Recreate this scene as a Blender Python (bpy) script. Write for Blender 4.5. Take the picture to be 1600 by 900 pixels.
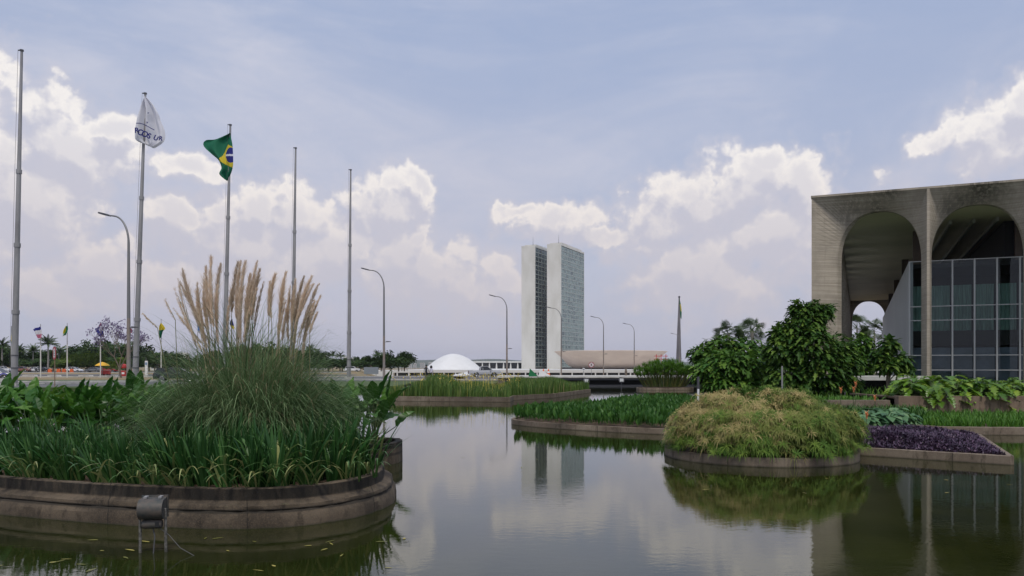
import bpy, bmesh, math, random
from mathutils import Vector, Matrix
from mathutils.geometry import tessellate_polygon
R = math.radians
rnd = random.Random(7)
S = bpy.context.scene
for o in list(bpy.data.objects): bpy.data.objects.remove(o)

# ------------------------------------------------------------------ camera
cd = bpy.data.cameras.new('camera'); cam = bpy.data.objects.new('camera', cd)
S.collection.objects.link(cam); S.camera = cam
cam.location = (0, 0, 1.95); cam.rotation_euler = (R(90), 0, 0)
cd.lens = 28; cd.sensor_width = 36; cd.shift_y = 123/1600
cd.clip_start = .1; cd.clip_end = 30000
S.render.resolution_x = 1024; S.render.resolution_y = 576
S.view_settings.view_transform = 'Standard'; S.view_settings.look = 'None'
S.view_settings.gamma = 1; S.view_settings.use_curve_mapping = False
S.view_settings.exposure = 0.2
S.cycles.use_denoising = True
S.cycles.max_bounces = 8; S.cycles.transparent_max_bounces = 12
S.cycles.sample_clamp_indirect = 4

# ------------------------------------------------------------------ sun
SUN_EL, SUN_AZ = 60, 176          # azimuth measured from +Y towards +X: high up behind the viewer
sd = bpy.data.lights.new('sun', 'SUN'); sun = bpy.data.objects.new('sun', sd); S.collection.objects.link(sun)
sd.energy = 1.8; sd.angle = R(10); sd.color = (1, .94, .85)
sv = Vector((math.sin(R(SUN_AZ))*math.cos(R(SUN_EL)), math.cos(R(SUN_AZ))*math.cos(R(SUN_EL)), math.sin(R(SUN_EL))))
sun.rotation_euler = sv.to_track_quat('Z', 'Y').to_euler()
sun.location = sv*100

# ------------------------------------------------------------------ world: Nishita sky with procedural clouds
W = bpy.data.worlds.new('World'); S.world = W; W.use_nodes = True
nt = W.node_tree; nt.nodes.clear()
def N(t, tp, **kw):
    n = t.nodes.new(tp)
    for k, v in kw.items(): setattr(n, k, v)
    return n
def L(t, a, b): t.links.new(a, b)
class NG:
    """tiny expression builder for shader maths"""
    def __init__(s, t): s.t = t
    def m(s, op, a, b=None, c=None, clamp=False):
        n = N(s.t, 'ShaderNodeMath', operation=op); n.use_clamp = clamp
        for i, v in enumerate((a, b, c)):
            if v is None: continue
            if isinstance(v, (int, float)): n.inputs[i].default_value = v
            else: L(s.t, v, n.inputs[i])
        return n.outputs[0]
    def v(s, op, a, b=None, c=None, out=0):
        n = N(s.t, 'ShaderNodeVectorMath', operation=op)
        for i, x in enumerate((a, b, c)):
            if x is None: continue
            if isinstance(x, (tuple, list)): n.inputs[i].default_value = x
            else: L(s.t, x, n.inputs[i])
        return n.outputs['Value'] if op in ('LENGTH', 'DOT_PRODUCT', 'DISTANCE') else n.outputs[0]
    def noise(s, vec, scale, detail=4, rough=.55, dist=0, dim='3D', out='Fac'):
        n = N(s.t, 'ShaderNodeTexNoise', noise_dimensions=dim)
        n.inputs['Scale'].default_value = scale; n.inputs['Detail'].default_value = detail
        n.inputs['Roughness'].default_value = rough; n.inputs['Distortion'].default_value = dist
        if vec is not None: L(s.t, vec, n.inputs['Vector'])
        return n.outputs[out]
    def step(s, x, a, b, smooth=True, to0=0., to1=1.):
        n = N(s.t, 'ShaderNodeMapRange', interpolation_type='SMOOTHSTEP' if smooth else 'LINEAR')
        L(s.t, x, n.inputs[0])
        for i, q in ((1, a), (2, b), (3, to0), (4, to1)): n.inputs[i].default_value = q
        return n.outputs[0]
    def mix(s, f, a, b):
        n = N(s.t, 'ShaderNodeMix', data_type='RGBA')
        for i, q in ((0, f), (6, a), (7, b)):
            if isinstance(q, (int, float)): n.inputs[i].default_value = q
            elif isinstance(q, tuple): n.inputs[i].default_value = (*q[:3], 1)
            else: L(s.t, q, n.inputs[i])
        return n.outputs[2]
    def comb(s, x, y, z):
        n = N(s.t, 'ShaderNodeCombineXYZ')
        for i, q in enumerate((x, y, z)):
            if isinstance(q, (int, float)): n.inputs[i].default_value = q
            else: L(s.t, q, n.inputs[i])
        return n.outputs[0]

def azel(x, y):
    """sky direction (azimuth, elevation in degrees) seen at a place of the panorama"""
    return (math.degrees(math.atan((x-800)/1244.4)), math.degrees(math.atan((573-y)/math.hypot(1244.4, x-800))))
CLOUDS = [  # centre x, y, half width, half height (degrees below), weight
 (-20,190,95,85),(75,215,85,70),(130,235,70,60),(30,300,120,90),(165,200,40,26),(-60,330,120,110),
 (298,262,48,26),(285,335,50,30),(350,345,45,45),(415,320,55,45),(475,345,52,55),(515,395,60,45),(400,400,150,60),
 (600,335,52,48),(572,375,50,45),(640,288,24,30),(655,362,17,24),(625,400,70,50),
 (170,425,100,40),(95,455,80,30),(260,430,80,40),
 (690,425,90,42),(745,450,80,40),(640,450,60,36),
 (862,345,78,24),(805,332,28,16),(950,364,52,15),
 (1165,285,120,40),(1200,262,60,30),(1100,320,95,45),(1262,290,62,38),(1040,345,60,40),(1200,350,120,50),
 (1020,390,18,20),(1245,400,55,48),(1110,420,120,60),(1320,380,90,60),
 (1570,215,85,50),(1610,175,55,46),(1480,225,55,15),(1650,200,80,80),
]
g = bpy.data.node_groups.new('cloud_field', 'ShaderNodeTree')
g.interface.new_socket('P', in_out='INPUT', socket_type='NodeSocketVector')
g.interface.new_socket('F', in_out='OUTPUT', socket_type='NodeSocketFloat')
gi = N(g, 'NodeGroupInput'); go = N(g, 'NodeGroupOutput'); G = NG(g)
P = gi.outputs[0]
w1 = G.noise(P, .22, 4, .6, out='Color' , dim='2D')
P2 = G.v('MULTIPLY_ADD', G.v('SUBTRACT', w1, (.5, .5, .5)), (4.5, 3.2, 0), P)
best = None
for c in CLOUDS:
    a, e = azel(c[0], c[1]); a2, _ = azel(c[0]+c[2], c[1]); _, e2 = azel(c[0], c[1]-c[3])
    ra, re = abs(a2-a), abs(e2-e)
    q = G.v('MULTIPLY_ADD', P2, (1/ra, 1/re, 0), (-a/ra, -e/re, 0))
    l = G.v('LENGTH', q)
    if len(c) > 4: l = G.m('ADD', l, c[4])
    best = l if best is None else G.m('SMOOTH_MIN', best, l, .15)
d = G.m('SUBTRACT', 1.38, best)
f1 = G.noise(P, .36, 7, .55 , dim='2D')
def puffs(scale, rough=.5):
    vo = N(g, 'ShaderNodeTexVoronoi', feature='F1', voronoi_dimensions='2D'); vo.inputs['Scale'].default_value = scale
    vo.inputs['Detail'].default_value = 2; vo.inputs['Roughness'].default_value = .6; L(g, P3, vo.inputs['Vector']); return vo.outputs['Distance']
w2 = G.noise(P, 1.3, 4, .6, out='Color' , dim='2D')
P3 = G.v('MULTIPLY_ADD', G.v('SUBTRACT', w2, (.5, .5, .5)), (.9, .9, 0), P)
d = G.m('ADD', d, G.m('MULTIPLY', G.m('SUBTRACT', f1, .5), 1.5))
d = G.m('ADD', d, G.m('MULTIPLY', G.m('SUBTRACT', .42, puffs(.42)), .75))
L(g, d, go.inputs[0])

K = NG(nt)
tc = N(nt, 'ShaderNodeTexCoord'); sep = N(nt, 'ShaderNodeSeparateXYZ'); L(nt, tc.outputs['Generated'], sep.inputs[0])
az = K.m('MULTIPLY', K.m('ARCTAN2', sep.outputs[0], sep.outputs[1]), 180/math.pi)
el = K.m('MULTIPLY', K.m('ARCSINE', K.m('ABSOLUTE', sep.outputs[2])), 180/math.pi)
PP = K.comb(az, el, 0)
def field(vec):
    n = N(nt, 'ShaderNodeGroup'); n.node_tree = g; L(nt, vec, n.inputs[0]); return n.outputs[0]
F0 = field(PP)
F1 = field(K.v('ADD', PP, (.5, 1.5, 0)))
halo = K.step(F0, -.75, .25)
sky = N(nt, 'ShaderNodeTexSky', sky_type='NISHITA')
sky.sun_disc = False; sky.sun_elevation = R(SUN_EL); sky.sun_rotation = R(SUN_AZ)
sky.air_density = 1.3; sky.dust_density = 2.2; sky.ozone_density = 2.0
base = K.mix(.72, sky.outputs[0], (3.05, 3.85, 5.9))
# veil of thin high cloud
stretch = K.v('MULTIPLY', PP, (.5, 1.3, 1))
veil = K.step(K.noise(stretch, .055, 7, .6, .6, dim='2D'), .32, .68)
fine = K.step(K.noise(stretch, .3, 6, .65, .4, dim='2D'), .3, .8, to0=.75, to1=1.1)
thin = K.m('MULTIPLY', K.m('MULTIPLY_ADD', veil, .66, .26), fine)
c1 = K.mix(thin, base, (5.15, 5.35, 6.35))
# haze towards the horizon
hz = K.m('POWER', K.step(el, 25, 0, smooth=False), 1.35)
hz = K.m('MULTIPLY', hz, K.step(K.noise(stretch, .13, 5, .55, dim='2D'), .25, .7, to0=.7, to1=1.0))
c2 = K.mix(K.m('MULTIPLY', hz, .95), c1, (4.65, 4.55, 5.3))
# soft grey cloud bodies below the bright heads
warm = K.step(el, 15, 3, smooth=False)
grey = K.mix(warm, (5.15, 5.15, 5.95), (4.9, 4.7, 5.25))
c2 = K.mix(K.m('MULTIPLY', halo, .86), c2, grey)
# cumulus: sunlit rims and lavender grey undersides
g1 = K.step(K.m('SUBTRACT', F0, F1), -.38, .5, smooth=False)
edge = K.m('MULTIPLY_ADD', g1, K.m('SUBTRACT', K.step(F0, -.22, .3), K.step(F0, -.45, .9)), K.step(F0, -.45, .9))
depth = K.step(F0, .15, 1.0)
shade = K.m('MULTIPLY', K.m('POWER', g1, 1.45), 1.05)
shade = K.m('MULTIPLY', shade, K.m('SUBTRACT', 1.0, K.m('MULTIPLY', depth, .5)), clamp=True)
bright = K.mix(warm, (8.2, 7.85, 7.6), (6.6, 5.8, 5.5))
cc = K.mix(shade, grey, bright)
aa = K.m('MULTIPLY', edge, K.step(el, 1, 11, smooth=False, to0=.1, to1=.92))
c3 = K.mix(aa, c2, cc)
bg = N(nt, 'ShaderNodeBackground'); bg.inputs[1].default_value = .1
wo = N(nt, 'ShaderNodeOutputWorld'); L(nt, c3, bg.inputs[0]); L(nt, bg.outputs[0], wo.inputs[0])
W.cycles.sampling_method = 'MANUAL'; W.cycles.sample_map_resolution = 512

# ------------------------------------------------------------------ helpers
COL = S.collection
def link(o, parent=None):
    COL.objects.link(o)
    if parent is not None: o.parent = parent
    return o
def tag(o, label=None, cat=None, group=None, kind=None):
    if label: o['label'] = label
    if cat: o['category'] = cat
    if group: o['group'] = group
    if kind: o['kind'] = kind
    return o
def empty(name, loc=(0, 0, 0), rz=0., label=None, cat=None, group=None):
    o = bpy.data.objects.new(name, None); link(o); o.location = loc; o.rotation_euler = (0, 0, rz)
    o.empty_display_size = .3
    return tag(o, label, cat, group)
def copy_tree(o, parent=None):
    c = o.copy(); link(c); c.parent = parent
    for ch in o.children: copy_tree(ch, c)
    return c

class MB:
    """collects geometry for ONE mesh object"""
    def __init__(s): s.v = []; s.f = []; s.m = []; s.r = []; s.mi = 0; s.rv = .5
    def add(s, vs, fs):
        b = len(s.v); s.v.extend(vs)
        for f in fs:
            s.f.append([b+i for i in f]); s.m.append(s.mi); s.r.append(s.rv)
        return s
    def quad(s, a, b, c, d): return s.add([a, b, c, d], [(0, 1, 2, 3)])
    def box(s, x0, x1, y0, y1, z0, z1):
        return s.add([(x0,y0,z0),(x1,y0,z0),(x1,y1,z0),(x0,y1,z0),(x0,y0,z1),(x1,y0,z1),(x1,y1,z1),(x0,y1,z1)],
                     [(0,3,2,1),(4,5,6,7),(0,1,5,4),(1,2,6,5),(2,3,7,6),(3,0,4,7)])
    def tube(s, pts, rad, n=8, caps=True):
        if isinstance(rad, (int, float)): rad = [rad]*len(pts)
        pts = [Vector(p) for p in pts]; vs = []
        prev = None
        for i, p in enumerate(pts):
            d = (pts[min(i+1, len(pts)-1)]-pts[max(i-1, 0)])
            if d.length < 1e-9: d = Vector((0, 0, 1))
            d.normalize()
            if prev is None:
                a = d.orthogonal().normalized()
            else:
                a = (prev-d*prev.dot(d))
                a = a.normalized() if a.length > 1e-6 else d.orthogonal().normalized()
            prev = a; b = d.cross(a)
            for k in range(n):
                t = 2*math.pi*k/n; vs.append(tuple(p+(a*math.cos(t)+b*math.sin(t))*rad[i]))
        fs = []
        for i in range(len(pts)-1):
            for k in range(n):
                k2 = (k+1) % n; fs.append((i*n+k, i*n+k2, (i+1)*n+k2, (i+1)*n+k))
        if caps: fs.append(tuple(range(n-1, -1, -1))); fs.append(tuple((len(pts)-1)*n+k for k in range(n)))
        return s.add(vs, fs)
    def lathe(s, prof, n=32, c=(0, 0, 0), caps=False):
        vs = []
        for r_, z in prof:
            for k in range(n):
                t = 2*math.pi*k/n; vs.append((c[0]+r_*math.cos(t), c[1]+r_*math.sin(t), c[2]+z))
        fs = []
        for i in range(len(prof)-1):
            for k in range(n):
                k2 = (k+1) % n; fs.append((i*n+k, i*n+k2, (i+1)*n+k2, (i+1)*n+k))
        if caps: fs.append(tuple(range(n-1, -1, -1))); fs.append(tuple((len(prof)-1)*n+k for k in range(n)))
        return s.add(vs, fs)
    def prism(s, poly, y0, y1):
        """polygon in x,z extruded along y"""
        n = len(poly); vs = [(p[0], y0, p[1]) for p in poly]+[(p[0], y1, p[1]) for p in poly]
        return s.add(vs, [tuple(range(n)), tuple(range(2*n-1, n-1, -1))]+[(i, i+n, (i+1) % n+n, (i+1) % n) for i in range(n)])
    def poly(s, pts, z):
        """flat polygon, any outline, triangulated"""
        tris = tessellate_polygon([[Vector((p[0], p[1], 0)) for p in pts]])
        vs = [(p[0], p[1], z) for p in pts]; fs = []
        for t in tris:
            a, b, c = (Vector((pts[i][0], pts[i][1], 0)) for i in t)
            fs.append(tuple(t) if (b-a).cross(c-a).z > 0 else (t[0], t[2], t[1]))
        return s.add(vs, fs)
    def blade(s, p, az, Ln, w, t0, t1, n=4, pw=1.4, fold=0., prof=None, twist=0.):
        """a leaf ribbon: leans from t0 to t1 (radians from vertical) towards azimuth az"""
        x, y, z = p; ca, sa = math.cos(az), math.sin(az); sx, sy = -math.sin(az+twist), math.cos(az+twist)
        vs = []; st = Ln/n; k = 3 if fold else 2
        for i in range(n+1):
            u = i/n
            ww = w*.5*(prof(u) if prof else (1-u)**.6*(.55+.45*min(1, u*4)))
            if ww < w*.02: ww = w*.02
            t = t0+(t1-t0)*u**pw
            if k == 3:
                vs += [(x-sx*ww, y-sy*ww, z), (x+ca*math.cos(t)*fold*ww, y+sa*math.cos(t)*fold*ww, z-math.sin(t)*fold*ww), (x+sx*ww, y+sy*ww, z)]
            else:
                vs += [(x-sx*ww, y-sy*ww, z), (x+sx*ww, y+sy*ww, z)]
            x += ca*math.sin(t)*st; y += sa*math.sin(t)*st; z += math.cos(t)*st
        fs = []
        for i in range(n):
            for j in range(k-1): a = i*k+j; fs.append((a, a+1, a+k+1, a+k))
        s.add(vs, fs); return (x, y, z)
    def leaf(s, c, d, up, ln, w, droop=0., lobes=0, fold=.25):
        """a broad leaf from base c along d; lobes>0 gives a deeply cut outline"""
        d = Vector(d).normalized(); sd_ = d.cross(Vector(up)); 
        if sd_.length < 1e-5: sd_ = Vector((1, 0, 0))
        sd_.normalize(); nn = sd_.cross(d).normalized(); c = Vector(c)
        m = max(4, lobes*2) if lobes else 5
        mid = []; lf = []; rt = []
        for i in range(m+1):
            u = i/m
            ww = w*.5*math.sin(math.pi*min(1, .08+.92*u**.75))**.8 if u < 1 else 0
            if lobes and i % 2 == 0 and 0 < i < m: ww *= .42
            p = c+d*ln*u-Vector((0, 0, 1))*droop*ln*u*u
            mid.append(p); off = nn*fold*ww
            sh = -d*ww*.25 if not lobes else (d*ww*.3 if i % 2 else d*0)
            lf.append(p-sd_*ww+off+sh); rt.append(p+sd_*ww+off+sh)
        vs = [tuple(q) for q in lf+mid+rt]; k = m+1; fs = []
        for i in range(m): fs += [(i, i+1, k+i+1, k+i), (k+i, k+i+1, 2*k+i+1, 2*k+i)]
        return s.add(vs, fs)
    def mesh(s, name, mats, smooth=False):
        me = bpy.data.meshes.new(name); me.from_pydata(s.v, [], s.f)
        if not isinstance(mats, (list, tuple)): mats = [mats]
        for m_ in mats: me.materials.append(m_)
        if len(mats) > 1: me.polygons.foreach_set('material_index', s.m)
        if any(q != .5 for q in s.r[:2000:7]) or len(set(s.r)) > 1:
            at = me.attributes.new('rnd', 'FLOAT', 'FACE'); at.data.foreach_set('value', s.r)
        if smooth: me.polygons.foreach_set('use_smooth', [True]*len(me.polygons))
        me.update(); return me
    def build(s, name, mats, parent=None, smooth=False, loc=None):
        o = bpy.data.objects.new(name, s.mesh(name, mats, smooth)); link(o, parent)
        if loc: o.location = loc
        return o
def place(mesh, name, parent=None, loc=(0, 0, 0), rz=0., sc=1., rot=None):
    o = bpy.data.objects.new(name, mesh); link(o, parent); o.location = loc
    o.rotation_euler = rot or (0, 0, rz); o.scale = (sc, sc, sc) if isinstance(sc, (int, float)) else sc
    return o
def auto_smooth(o, deg=35):
    me = o.data; bm = bmesh.new(); bm.from_mesh(me); bmesh.ops.remove_doubles(bm, verts=bm.verts, dist=1e-4)
    for f in bm.faces: f.smooth = True
    for e in bm.edges:
        if len(e.link_faces) == 2 and e.calc_face_angle(0) > R(deg): e.smooth = False
    bm.to_mesh(me); bm.free(); return o
def catmull(pts, n=8, closed=True):
    out = []; m = len(pts)
    for i in range(m if closed else m-1):
        if closed: p0, p1, p2, p3 = (pts[(i+j-1) % m] for j in range(4))
        else: p0, p1, p2, p3 = (pts[min(max(i+j-1, 0), m-1)] for j in range(4))
        for k in range(n):
            t = k/n
            out.append(tuple(.5*((2*b)+(-a+c)*t+(2*a-5*b+4*c-d_)*t*t+(-a+3*b-3*c+d_)*t**3) for a, b, c, d_ in zip(p0, p1, p2, p3)))
    if not closed: out.append(tuple(pts[-1]))
    return out
def inside(p, poly):
    x, y = p; c = False; n = len(poly); j = n-1
    for i in range(n):
        xi, yi = poly[i][:2]; xj, yj = poly[j][:2]
        if (yi > y) != (yj > y) and x < (xj-xi)*(y-yi)/(yj-yi)+xi: c = not c
        j = i
    return c
def scatter(poly, n, r=rnd, mind=0.):
    xs = [p[0] for p in poly]; ys = [p[1] for p in poly]; out = []; tries = 0
    while len(out) < n and tries < n*60:
        tries += 1
        p = (r.uniform(min(xs), max(xs)), r.uniform(min(ys), max(ys)))
        if not inside(p, poly): continue
        if mind and any((p[0]-q[0])**2+(p[1]-q[1])**2 < mind*mind for q in out): continue
        out.append(p)
    return out
def edge_dist(p, poly):
    best = 1e9; n = len(poly)
    for i in range(n):
        a = Vector(poly[i][:2]); b = Vector(poly[(i+1) % n][:2]); q = Vector(p[:2]); ab = b-a
        t = max(0, min(1, (q-a).dot(ab)/max(ab.length_squared, 1e-9))); best = min(best, (a+ab*t-q).length)
    return best

# ------------------------------------------------------------------ materials
def material(name, col, rough=.8, spec=.5, metal=0., var=None, vscale=3., bump=0., bscale=20., detail=4, coord='Object', vstretch=(1, 1, 1)):
    m = bpy.data.materials.new(name); m.use_nodes = True; t = m.node_tree; b = t.nodes['Principled BSDF']; k = NG(t)
    b.inputs['Base Color'].default_value = (*col, 1); b.inputs['Roughness'].default_value = rough
    b.inputs['Metallic'].default_value = metal; b.inputs['Specular IOR Level'].default_value = spec
    tcn = N(t, 'ShaderNodeTexCoord'); vec = tcn.outputs[coord]
    if var:
        sv_ = k.v('MULTIPLY', vec, vstretch) if vstretch != (1, 1, 1) else vec
        f = k.step(k.noise(sv_, vscale, detail, .6), .3, .7)
        L(t, k.mix(f, col, var), b.inputs['Base Color'])
    if bump:
        bn = N(t, 'ShaderNodeBump'); bn.inputs['Distance'].default_value = bump; bn.inputs['Strength'].default_value = 1
        L(t, k.noise(vec, bscale, 5, .6), bn.inputs['Height']); L(t, bn.outputs[0], b.inputs['Normal'])
    return m
def leafmat(name, c0, c1, c2=None, rough=.5, trans=.25, spec=.35, dead=None, deadf=.93):
    if name.split('_')[0] not in ('pampas', 'dry', 'purple', 'golden'):
        c0, c1 = (tuple(q*w for q, w in zip(c, (1.3, 1.32, 1.0))) for c in (c0, c1)); c2 = c2 and tuple(q*w for q, w in zip(c2, (1.3, 1.32, 1.0)))
    """foliage: each leaf takes its own hue between c0 and c1 (and now and then a dead one)"""
    m = bpy.data.materials.new(name); m.use_nodes = True; t = m.node_tree; b = t.nodes['Principled BSDF']; k = NG(t)
    at = N(t, 'ShaderNodeAttribute', attribute_name='rnd'); oi = N(t, 'ShaderNodeObjectInfo')
    cr = N(t, 'ShaderNodeValToRGB'); e = cr.color_ramp.elements
    e[0].color = (*c0, 1); e[1].color = (*c1, 1); e[1].position = .85
    if c2: q = cr.color_ramp.elements.new(.5); q.color = (*c2, 1)
    if dead: q = cr.color_ramp.elements.new(deadf); q.color = (*dead, 1)
    L(t, at.outputs['Fac'], cr.inputs[0])
    hs = N(t, 'ShaderNodeHueSaturation'); L(t, cr.outputs[0], hs.inputs['Color'])
    L(t, k.m('MULTIPLY_ADD', oi.outputs['Random'], .3, .85), hs.inputs['Value'])
    col = hs.outputs[0]
    L(t, col, b.inputs['Base Color']); b.inputs['Roughness'].default_value = rough; b.inputs['Specular IOR Level'].default_value = spec
    if trans:
        tr = N(t, 'ShaderNodeBsdfTranslucent'); mx = N(t, 'ShaderNodeMixShader'); mx.inputs[0].default_value = trans
        L(t, col, tr.inputs[0]); L(t, b.outputs[0], mx.inputs[1]); L(t, tr.outputs[0], mx.inputs[2])
        L(t, mx.outputs[0], t.nodes['Material Output'].inputs[0])
    return m
M = {}
M['dirt'] = material('dirt', (.07, .045, .03), .95, var=(.12, .08, .05), vscale=2, bump=.02, bscale=14)
M['asphalt'] = material('asphalt', (.085, .085, .09), .85, var=(.12, .12, .125), vscale=.35, bump=.003, bscale=60, coord='Generated')
M['white_paint'] = material('white_paint', (.75, .75, .74), .5)
M['kerb'] = material('kerb_concrete', (.55, .54, .5), .85, var=(.38, .37, .34), vscale=1.2)
M['galv'] = material('galvanised_steel', (.34, .335, .33), .5, metal=.3, var=(.24, .235, .235), vscale=2.2, vstretch=(1, 1, .2))
M['galv_dark'] = material('dark_steel', (.09, .09, .1), .5, metal=.3)
M['lamp_grey'] = material('lamp_grey', (.2, .2, .2), .5, metal=.3)
M['rust'] = material('rusty_steel', (.24, .15, .1), .7, var=(.16, .1, .07), vscale=4)
M['white_marble'] = material('white_marble', (.66, .65, .61), .65, var=(.54, .53, .48), vscale=.12, detail=6, vstretch=(1, 1, .35))
M['white_roof'] = material('white_roof', (.66, .66, .64), .6, var=(.56, .56, .54), vscale=.03)
M['dome_white'] = material('dome_white', (.7, .7, .695), .6, var=(.64, .64, .63), vscale=.15)
M['bowl'] = material('bowl_concrete', (.72, .6, .5), .7, var=(.6, .49, .41), vscale=.05, vstretch=(1, 1, 3))
M['black'] = material('matt_black', (.012, .012, .013), .6)
M['dark_glass'] = material('dark_glass', (.015, .018, .02), .08, spec=.6)
M['rubber'] = material('rubber', (.02, .02, .02), .85)
M['chrome'] = material('bright_metal', (.6, .6, .6), .25, metal=.9)
M['red'] = material('red_paint', (.42, .03, .03), .4)
M['orange'] = material('orange_plastic', (.7, .14, .04), .5)
M['yellow'] = material('yellow_canvas', (.75, .42, .03), .7)
M['stem'] = material('green_stem', (.05, .09, .03), .6, var=(.08, .1, .035), vscale=6)
M['bark'] = material('bark', (.11, .085, .065), .9, var=(.17, .14, .11), vscale=5, bump=.02, bscale=12)
M['palm_bark'] = material('palm_bark', (.3, .28, .25), .9, var=(.22, .2, .18), vscale=4, vstretch=(.3, .3, 3))
M['glassy'] = None
def seen(x, y, D):
    """the point at distance D in the direction surveyed from the photograph"""
    return ((x-800)*D/1244.4, D, 1.95+(573-y)*D/1244.4)
GZ = .38
# ------------------------------------------------------------------ ground, water, roads
def ground_material():
    m = bpy.data.materials.new('ground_soil_and_grass'); m.use_nodes = True; t = m.node_tree; b = t.nodes['Principled BSDF']; k = NG(t)
    tcn = N(t, 'ShaderNodeTexCoord'); v = tcn.outputs['Object']; sp = N(t, 'ShaderNodeSeparateXYZ'); L(t, v, sp.inputs[0])
    f = k.step(k.noise(v, .06, 6, .65), .35, .65); f2 = k.noise(v, 1.4, 5, .7)
    dry = k.mix(f, (.235, .165, .085), (.17, .15, .07)); dry = k.mix(k.m('MULTIPLY', f2, .5), dry, (.3, .22, .13))
    grs = k.mix(f2, (.035, .065, .016), (.075, .11, .03))
    near = k.step(sp.outputs[1], 94, 99)
    L(t, k.mix(near, grs, dry), b.inputs['Base Color']); b.inputs['Roughness'].default_value = .95
    bn = N(t, 'ShaderNodeBump'); bn.inputs['Distance'].default_value = .05; L(t, f2, bn.inputs['Height']); L(t, bn.outputs[0], b.inputs['Normal'])
    return m
M['ground'] = ground_material()
bank = [(-4000, 30), (-400, 40), (-60, 46), (-34, 60), (-16, 64), (-5, 65), (-2.2, 66.5), (-1.4, 79.5), (3.2, 88), (32, 88), (20, 78), (17.5, 64), (13.2, 51),
        (10.6, 40), (11.3, 31), (13.4, 28.3), (30, 28.3), (60, 26), (4000, 20)]
g_ = MB()
land = bank+[(4000, 130), (-25, 130), (-82, 430), (-1200, 6300), (-9000, 6300), (-9000, 30)]
g_.poly(land, GZ)
for a, b in zip(bank[:-1], bank[1:]):
    g_.quad((a[0], a[1], -1.2), (b[0], b[1], -1.2), (b[0], b[1], GZ), (a[0], a[1], GZ))
rim = [(4000, 130), (-25, 130), (-82, 430), (-1200, 6300)]
low = [(4000, 150), (-8, 150), (-68, 430), (-1170, 6300)]
for i in range(3): g_.quad((*rim[i], GZ), (*low[i], -5), (*low[i+1], -5), (*rim[i+1], GZ))
g_.poly(low+[(9000, 6300), (9000, 150)], -5)
tag(g_.build('ground', M['ground']), kind='structure')
# far ridge
hm = material('far_hills', (.05, .075, .04), .95, var=(.1, .11, .07), vscale=.003, coord='Object')
hb = MB(); nx = 160; rr = random.Random(3)
ph = [rr.uniform(0, 6) for _ in range(6)]
def ridge(x): return 34+14*math.sin(x/900+ph[0])+9*math.sin(x/370+ph[1])+5*math.sin(x/140+ph[2])+2.5*math.sin(x/60+ph[3])
vs = []; 
for i in range(nx+1):
    x = -7000+14000*i/nx; y = 5600+300*math.sin(x/1700)
    vs += [(x, y-900, -6), (x, y-350, ridge(x)*.55), (x, y, ridge(x)), (x, y+900, -6)]
hb.add(vs, [(i*4+j, (i+1)*4+j, (i+1)*4+j+1, i*4+j+1) for i in range(nx) for j in range(3)])
tag(hb.build('far_hills', hm, smooth=True), kind='structure')

def water_material():
    m = bpy.data.materials.new('pond_water'); m.use_nodes = True; t = m.node_tree; b = t.nodes['Principled BSDF']; k = NG(t)
    tcn = N(t, 'ShaderNodeTexCoord'); v = tcn.outputs['Object']
    mk = k.step(k.noise(v, .9, 3, .6), .3, .8)
    L(t, k.mix(mk, (.014, .018, .004), (.026, .03, .007)), b.inputs['Base Color'])
    b.inputs['Roughness'].default_value = .015; b.inputs['IOR'].default_value = 1.45
    n1 = k.noise(k.v('MULTIPLY', v, (1, 1.6, 1)), 5.5, 3, .55, .3); n2 = k.noise(v, .9, 2, .5); n3 = k.noise(k.v('MULTIPLY', v, (1, 2.2, 1)), 24, 2, .5)
    calm = k.step(k.noise(v, .13, 3, .5), .35, .65, to0=.45, to1=1.0)
    h = k.m('ADD', k.m('MULTIPLY', n1, .0011), k.m('ADD', k.m('MULTIPLY', n2, .0015), k.m('MULTIPLY', n3, .0002)))
    h = k.m('MULTIPLY', h, calm)
    bn = N(t, 'ShaderNodeBump'); bn.inputs['Distance'].default_value = 1; bn.inputs['Strength'].default_value = 1
    L(t, h, bn.inputs['Height']); L(t, bn.outputs[0], b.inputs['Normal']); return m
M['water'] = water_material()
w_ = MB(); w_.quad((-120, -12, 0), (120, -12, 0), (120, 96, 0), (-120, 96, 0)); tag(w_.build('pond_water', M['water']), kind='structure')
bt = MB(); bt.quad((-130, -20, -1.1), (130, -20, -1.1), (130, 100, -1.1), (-130, 100, -1.1)); tag(bt.build('pond_floor', M['dirt']), kind='structure')

far_kerb = catmull([(-130, 50), (-90, 66), (-50, 79.7), (-38.6, 87), (-31, 98), (-26.5, 113), (-21, 124), (-8, 128), (20, 129), (300, 129)], 6, False)
near_kerb = catmull([(-130, 40), (-90, 52), (-57, 64.5), (-43.5, 70.5), (-38, 79), (-31.5, 90), (-23, 96.5), (-10, 93.5), (0, 92), (10, 91), (300, 91)], 6, False)
rd = MB()
k_ = min(len(far_kerb), len(near_kerb))
for i in range(k_-1):
    a, b, c, d = near_kerb[i], near_kerb[i+1], far_kerb[i+1], far_kerb[i]
    rd.quad((a[0], a[1], GZ+.004), (b[0], b[1], GZ+.004), (c[0], c[1], GZ+.004), (d[0], d[1], GZ+.004))
tag(rd.build('road', M['asphalt']), kind='structure')
def kerb(path, w=.3, h=.13, mb=None):
    mb = mb or MB()
    for i in range(len(path)-1):
        a, b = Vector(path[i]), Vector(path[i+1]); n = Vector((-(b-a).y, (b-a).x)).normalized()*w
        p = [a, b, b+n, a+n]
        lo = [(q.x, q.y, GZ-.1) for q in p]; hi = [(q.x, q.y, GZ+h) for q in p]
        mb.add(lo+hi, [(4, 5, 6, 7), (0, 1, 5, 4), (2, 3, 7, 6)])
    return mb
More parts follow.
